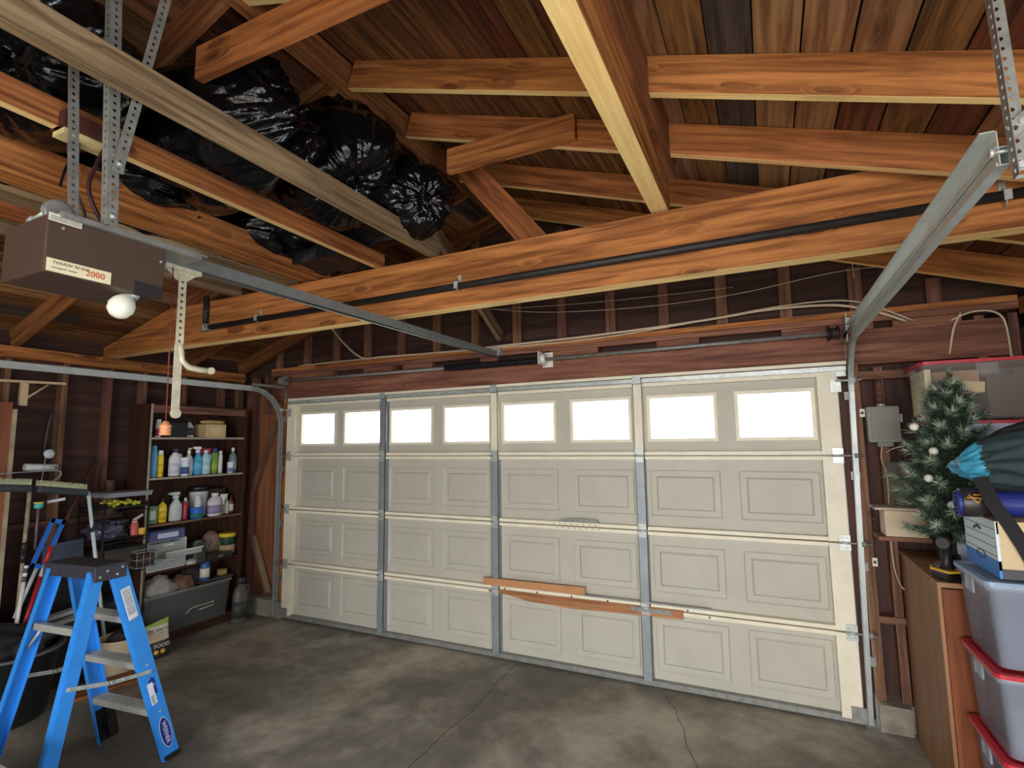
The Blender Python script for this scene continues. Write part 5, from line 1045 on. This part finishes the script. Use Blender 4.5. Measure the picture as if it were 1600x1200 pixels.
# things on the door wall right of the door
t = thing('junction_box', 'grey metal junction box on the wall right of the door', 'box', (5.095, -.05, 1.78)); B().bx((5.012, -.075, 1.68), (5.178, .0, 1.90), .006).build('enclosure', C((128, 126, 118), .5), t); B().bx((5.03, -.079, 1.70), (5.16, -.074, 1.885), .002).build('cover', C((120, 118, 110), .5), t)
B().bx((5.055, -.07, 1.655), (5.135, -.01, 1.682)).build('lower_knockout', C((122, 120, 112), .5), t); B().bx((5.178, -.06, 1.80), (5.192, -.03, 1.85)).build('latch', M_galv_d, t); B().cyl((5.09, -.05, 1.90), (5.09, -.05, 1.915), .022).build('conduit_nut', M_galv, t)
cable('low_voltage_wire', 'thin pale wires dangling below the junction box', [(5.08, -.045, 1.66), (5.07, -.045, 1.58), (5.09, -.045, 1.50), (5.09, -.045, 1.36), (5.08, -.045, 1.2), (5.085, -.05, .95), (5.11, -.05, .84), (5.14, -.05, .81)], .003, M_romex, 'wire')
cable('low_voltage_wire', 'thin wire running right from under the junction box to the totes', [(5.10, -.045, 1.62), (5.13, -.045, 1.64), (5.20, -.05, 1.66), (5.26, -.05, 1.655)], .003, M_romex, 'wire')
t = thing('conduit', 'painted conduit rising from the junction box', 'conduit', (5.09, .0, 2.0)); B().cyl((5.09, -.045, 1.915), (5.09, -.045, 2.07), .018).build('conduit_tube', M_stud, t)
t = thing('wall_panel', 'dark grey hardboard panel leaning on the wall behind the tree', 'panel', (5.20, -.02, 1.4)); B().bx((5.095, -.03, 1.325), (5.25, -.018, 1.56)).build('panel_sheet', C((92, 88, 78), .7), t)
t = thing('beige_bin', 'shallow beige plastic bin with a lid on a wall ledge left of the tree', 'bin', (5.12, -.12, 1.14)); B().bx((5.035, -.20, 1.142), (5.24, -.04, 1.29), .006).build('bin_body', C((206, 186, 156), .6), t); B().bx((4.99, -.21, 1.292), (5.25, -.03, 1.306), .003).build('lid', C((196, 176, 156), .6), t)
t = thing('wall_ledge', 'dark ledge board carrying the beige bin', 'ledge', (5.12, -.1, 1.13)); B().bx((5.0, -.20, 1.118), (5.25, .0, 1.14)).build('ledge_board', M_stud, t)
cable('wire_coil', 'small dark coil of wire hanging left of the beige bin', [(5.0+.02*math.cos(k*.9), -.06, 1.25+.03*math.sin(k*.9)) for k in range(14)], .003, M_dkcab, 'wire')
for i, (z_, y_, lab) in enumerate([(1.865, .0, 'upper white sticker with a black mark on the right door jamb'), (.955, .0, 'lower white sticker with a black mark on the right door jamb')]):
    t = thing('jamb_sticker', lab, 'sticker', (5.0, -.004, z_)); B().bx((4.985, -.003, z_-.025), (5.012, -.0005, z_+.025)).build('paper', C((226, 210, 196)), t); B().bx((4.990, -.0045, z_-.008), (5.006, -.003, z_+.008)).build('mark', M_ink, t)
# repair timbers and steel on the door
t = thing('repair_board', 'tan wooden batten screwed above the bent rail of the door', 'batten', (2.73, -.05, .60)); board('batten', (2.30, -.046, .592), (3.16, -.046, .600), .02, .055, mat('tan_batten', (196, 140, 92), .6, 0, .1, 8), t)
t = thing('repair_board', 'rough splintered wood strip fixed under the bent rail of the door', 'batten', (3.1, -.05, .49)); b = B(); b.prism([(2.36, -.05, .535), (3.86, -.05, .545), (3.86, -.05, .485), (3.45, -.05, .478), (3.05, -.05, .462), (2.70, -.05, .476), (2.52, -.05, .505), (2.36, -.05, .508)], (0, .016, 0)); b.build('strip', wood('rough_strip', (186, 132, 92), (140, 88, 56), knots=.4, var=.1), t)
t = thing('repair_plate', 'long dark steel angle reinforcing the bent rail near the middle right', 'plate', (3.7, -.05, .58)); B().bx((3.05, -.053, .566), (4.05, -.046, .578)).bx((3.50, -.056, .505), (3.78, -.050, .535)).build('angle', M_galv_d, t)
b = B()
for k in range(13): b.cyl((2.35+.14*k, -.048, .548 if k % 2 else .520), (2.35+.14*k, -.041, .548 if k % 2 else .520), .006, seg=8)
b.build('screws', M_blk, t)
t = thing('dent_patch', 'dented strip with screw holes on the middle rail of the door', 'dent', (3.1, -.04, 1.08)); b = B(); b.prism([(2.93, -.043, 1.098), (3.28, -.043, 1.098), (3.26, -.043, 1.125), (3.05, -.043, 1.128)], (0, .004, 0)); b.build('dark_dent', M_galv_d, t); b = B()
for k in range(16): b.cyl((2.92+.024*k, -.045, 1.083-.03*(k % 2)), (2.92+.024*k, -.040, 1.083-.03*(k % 2)), .004, seg=6)
b.build('screw_holes', M_blk, t)
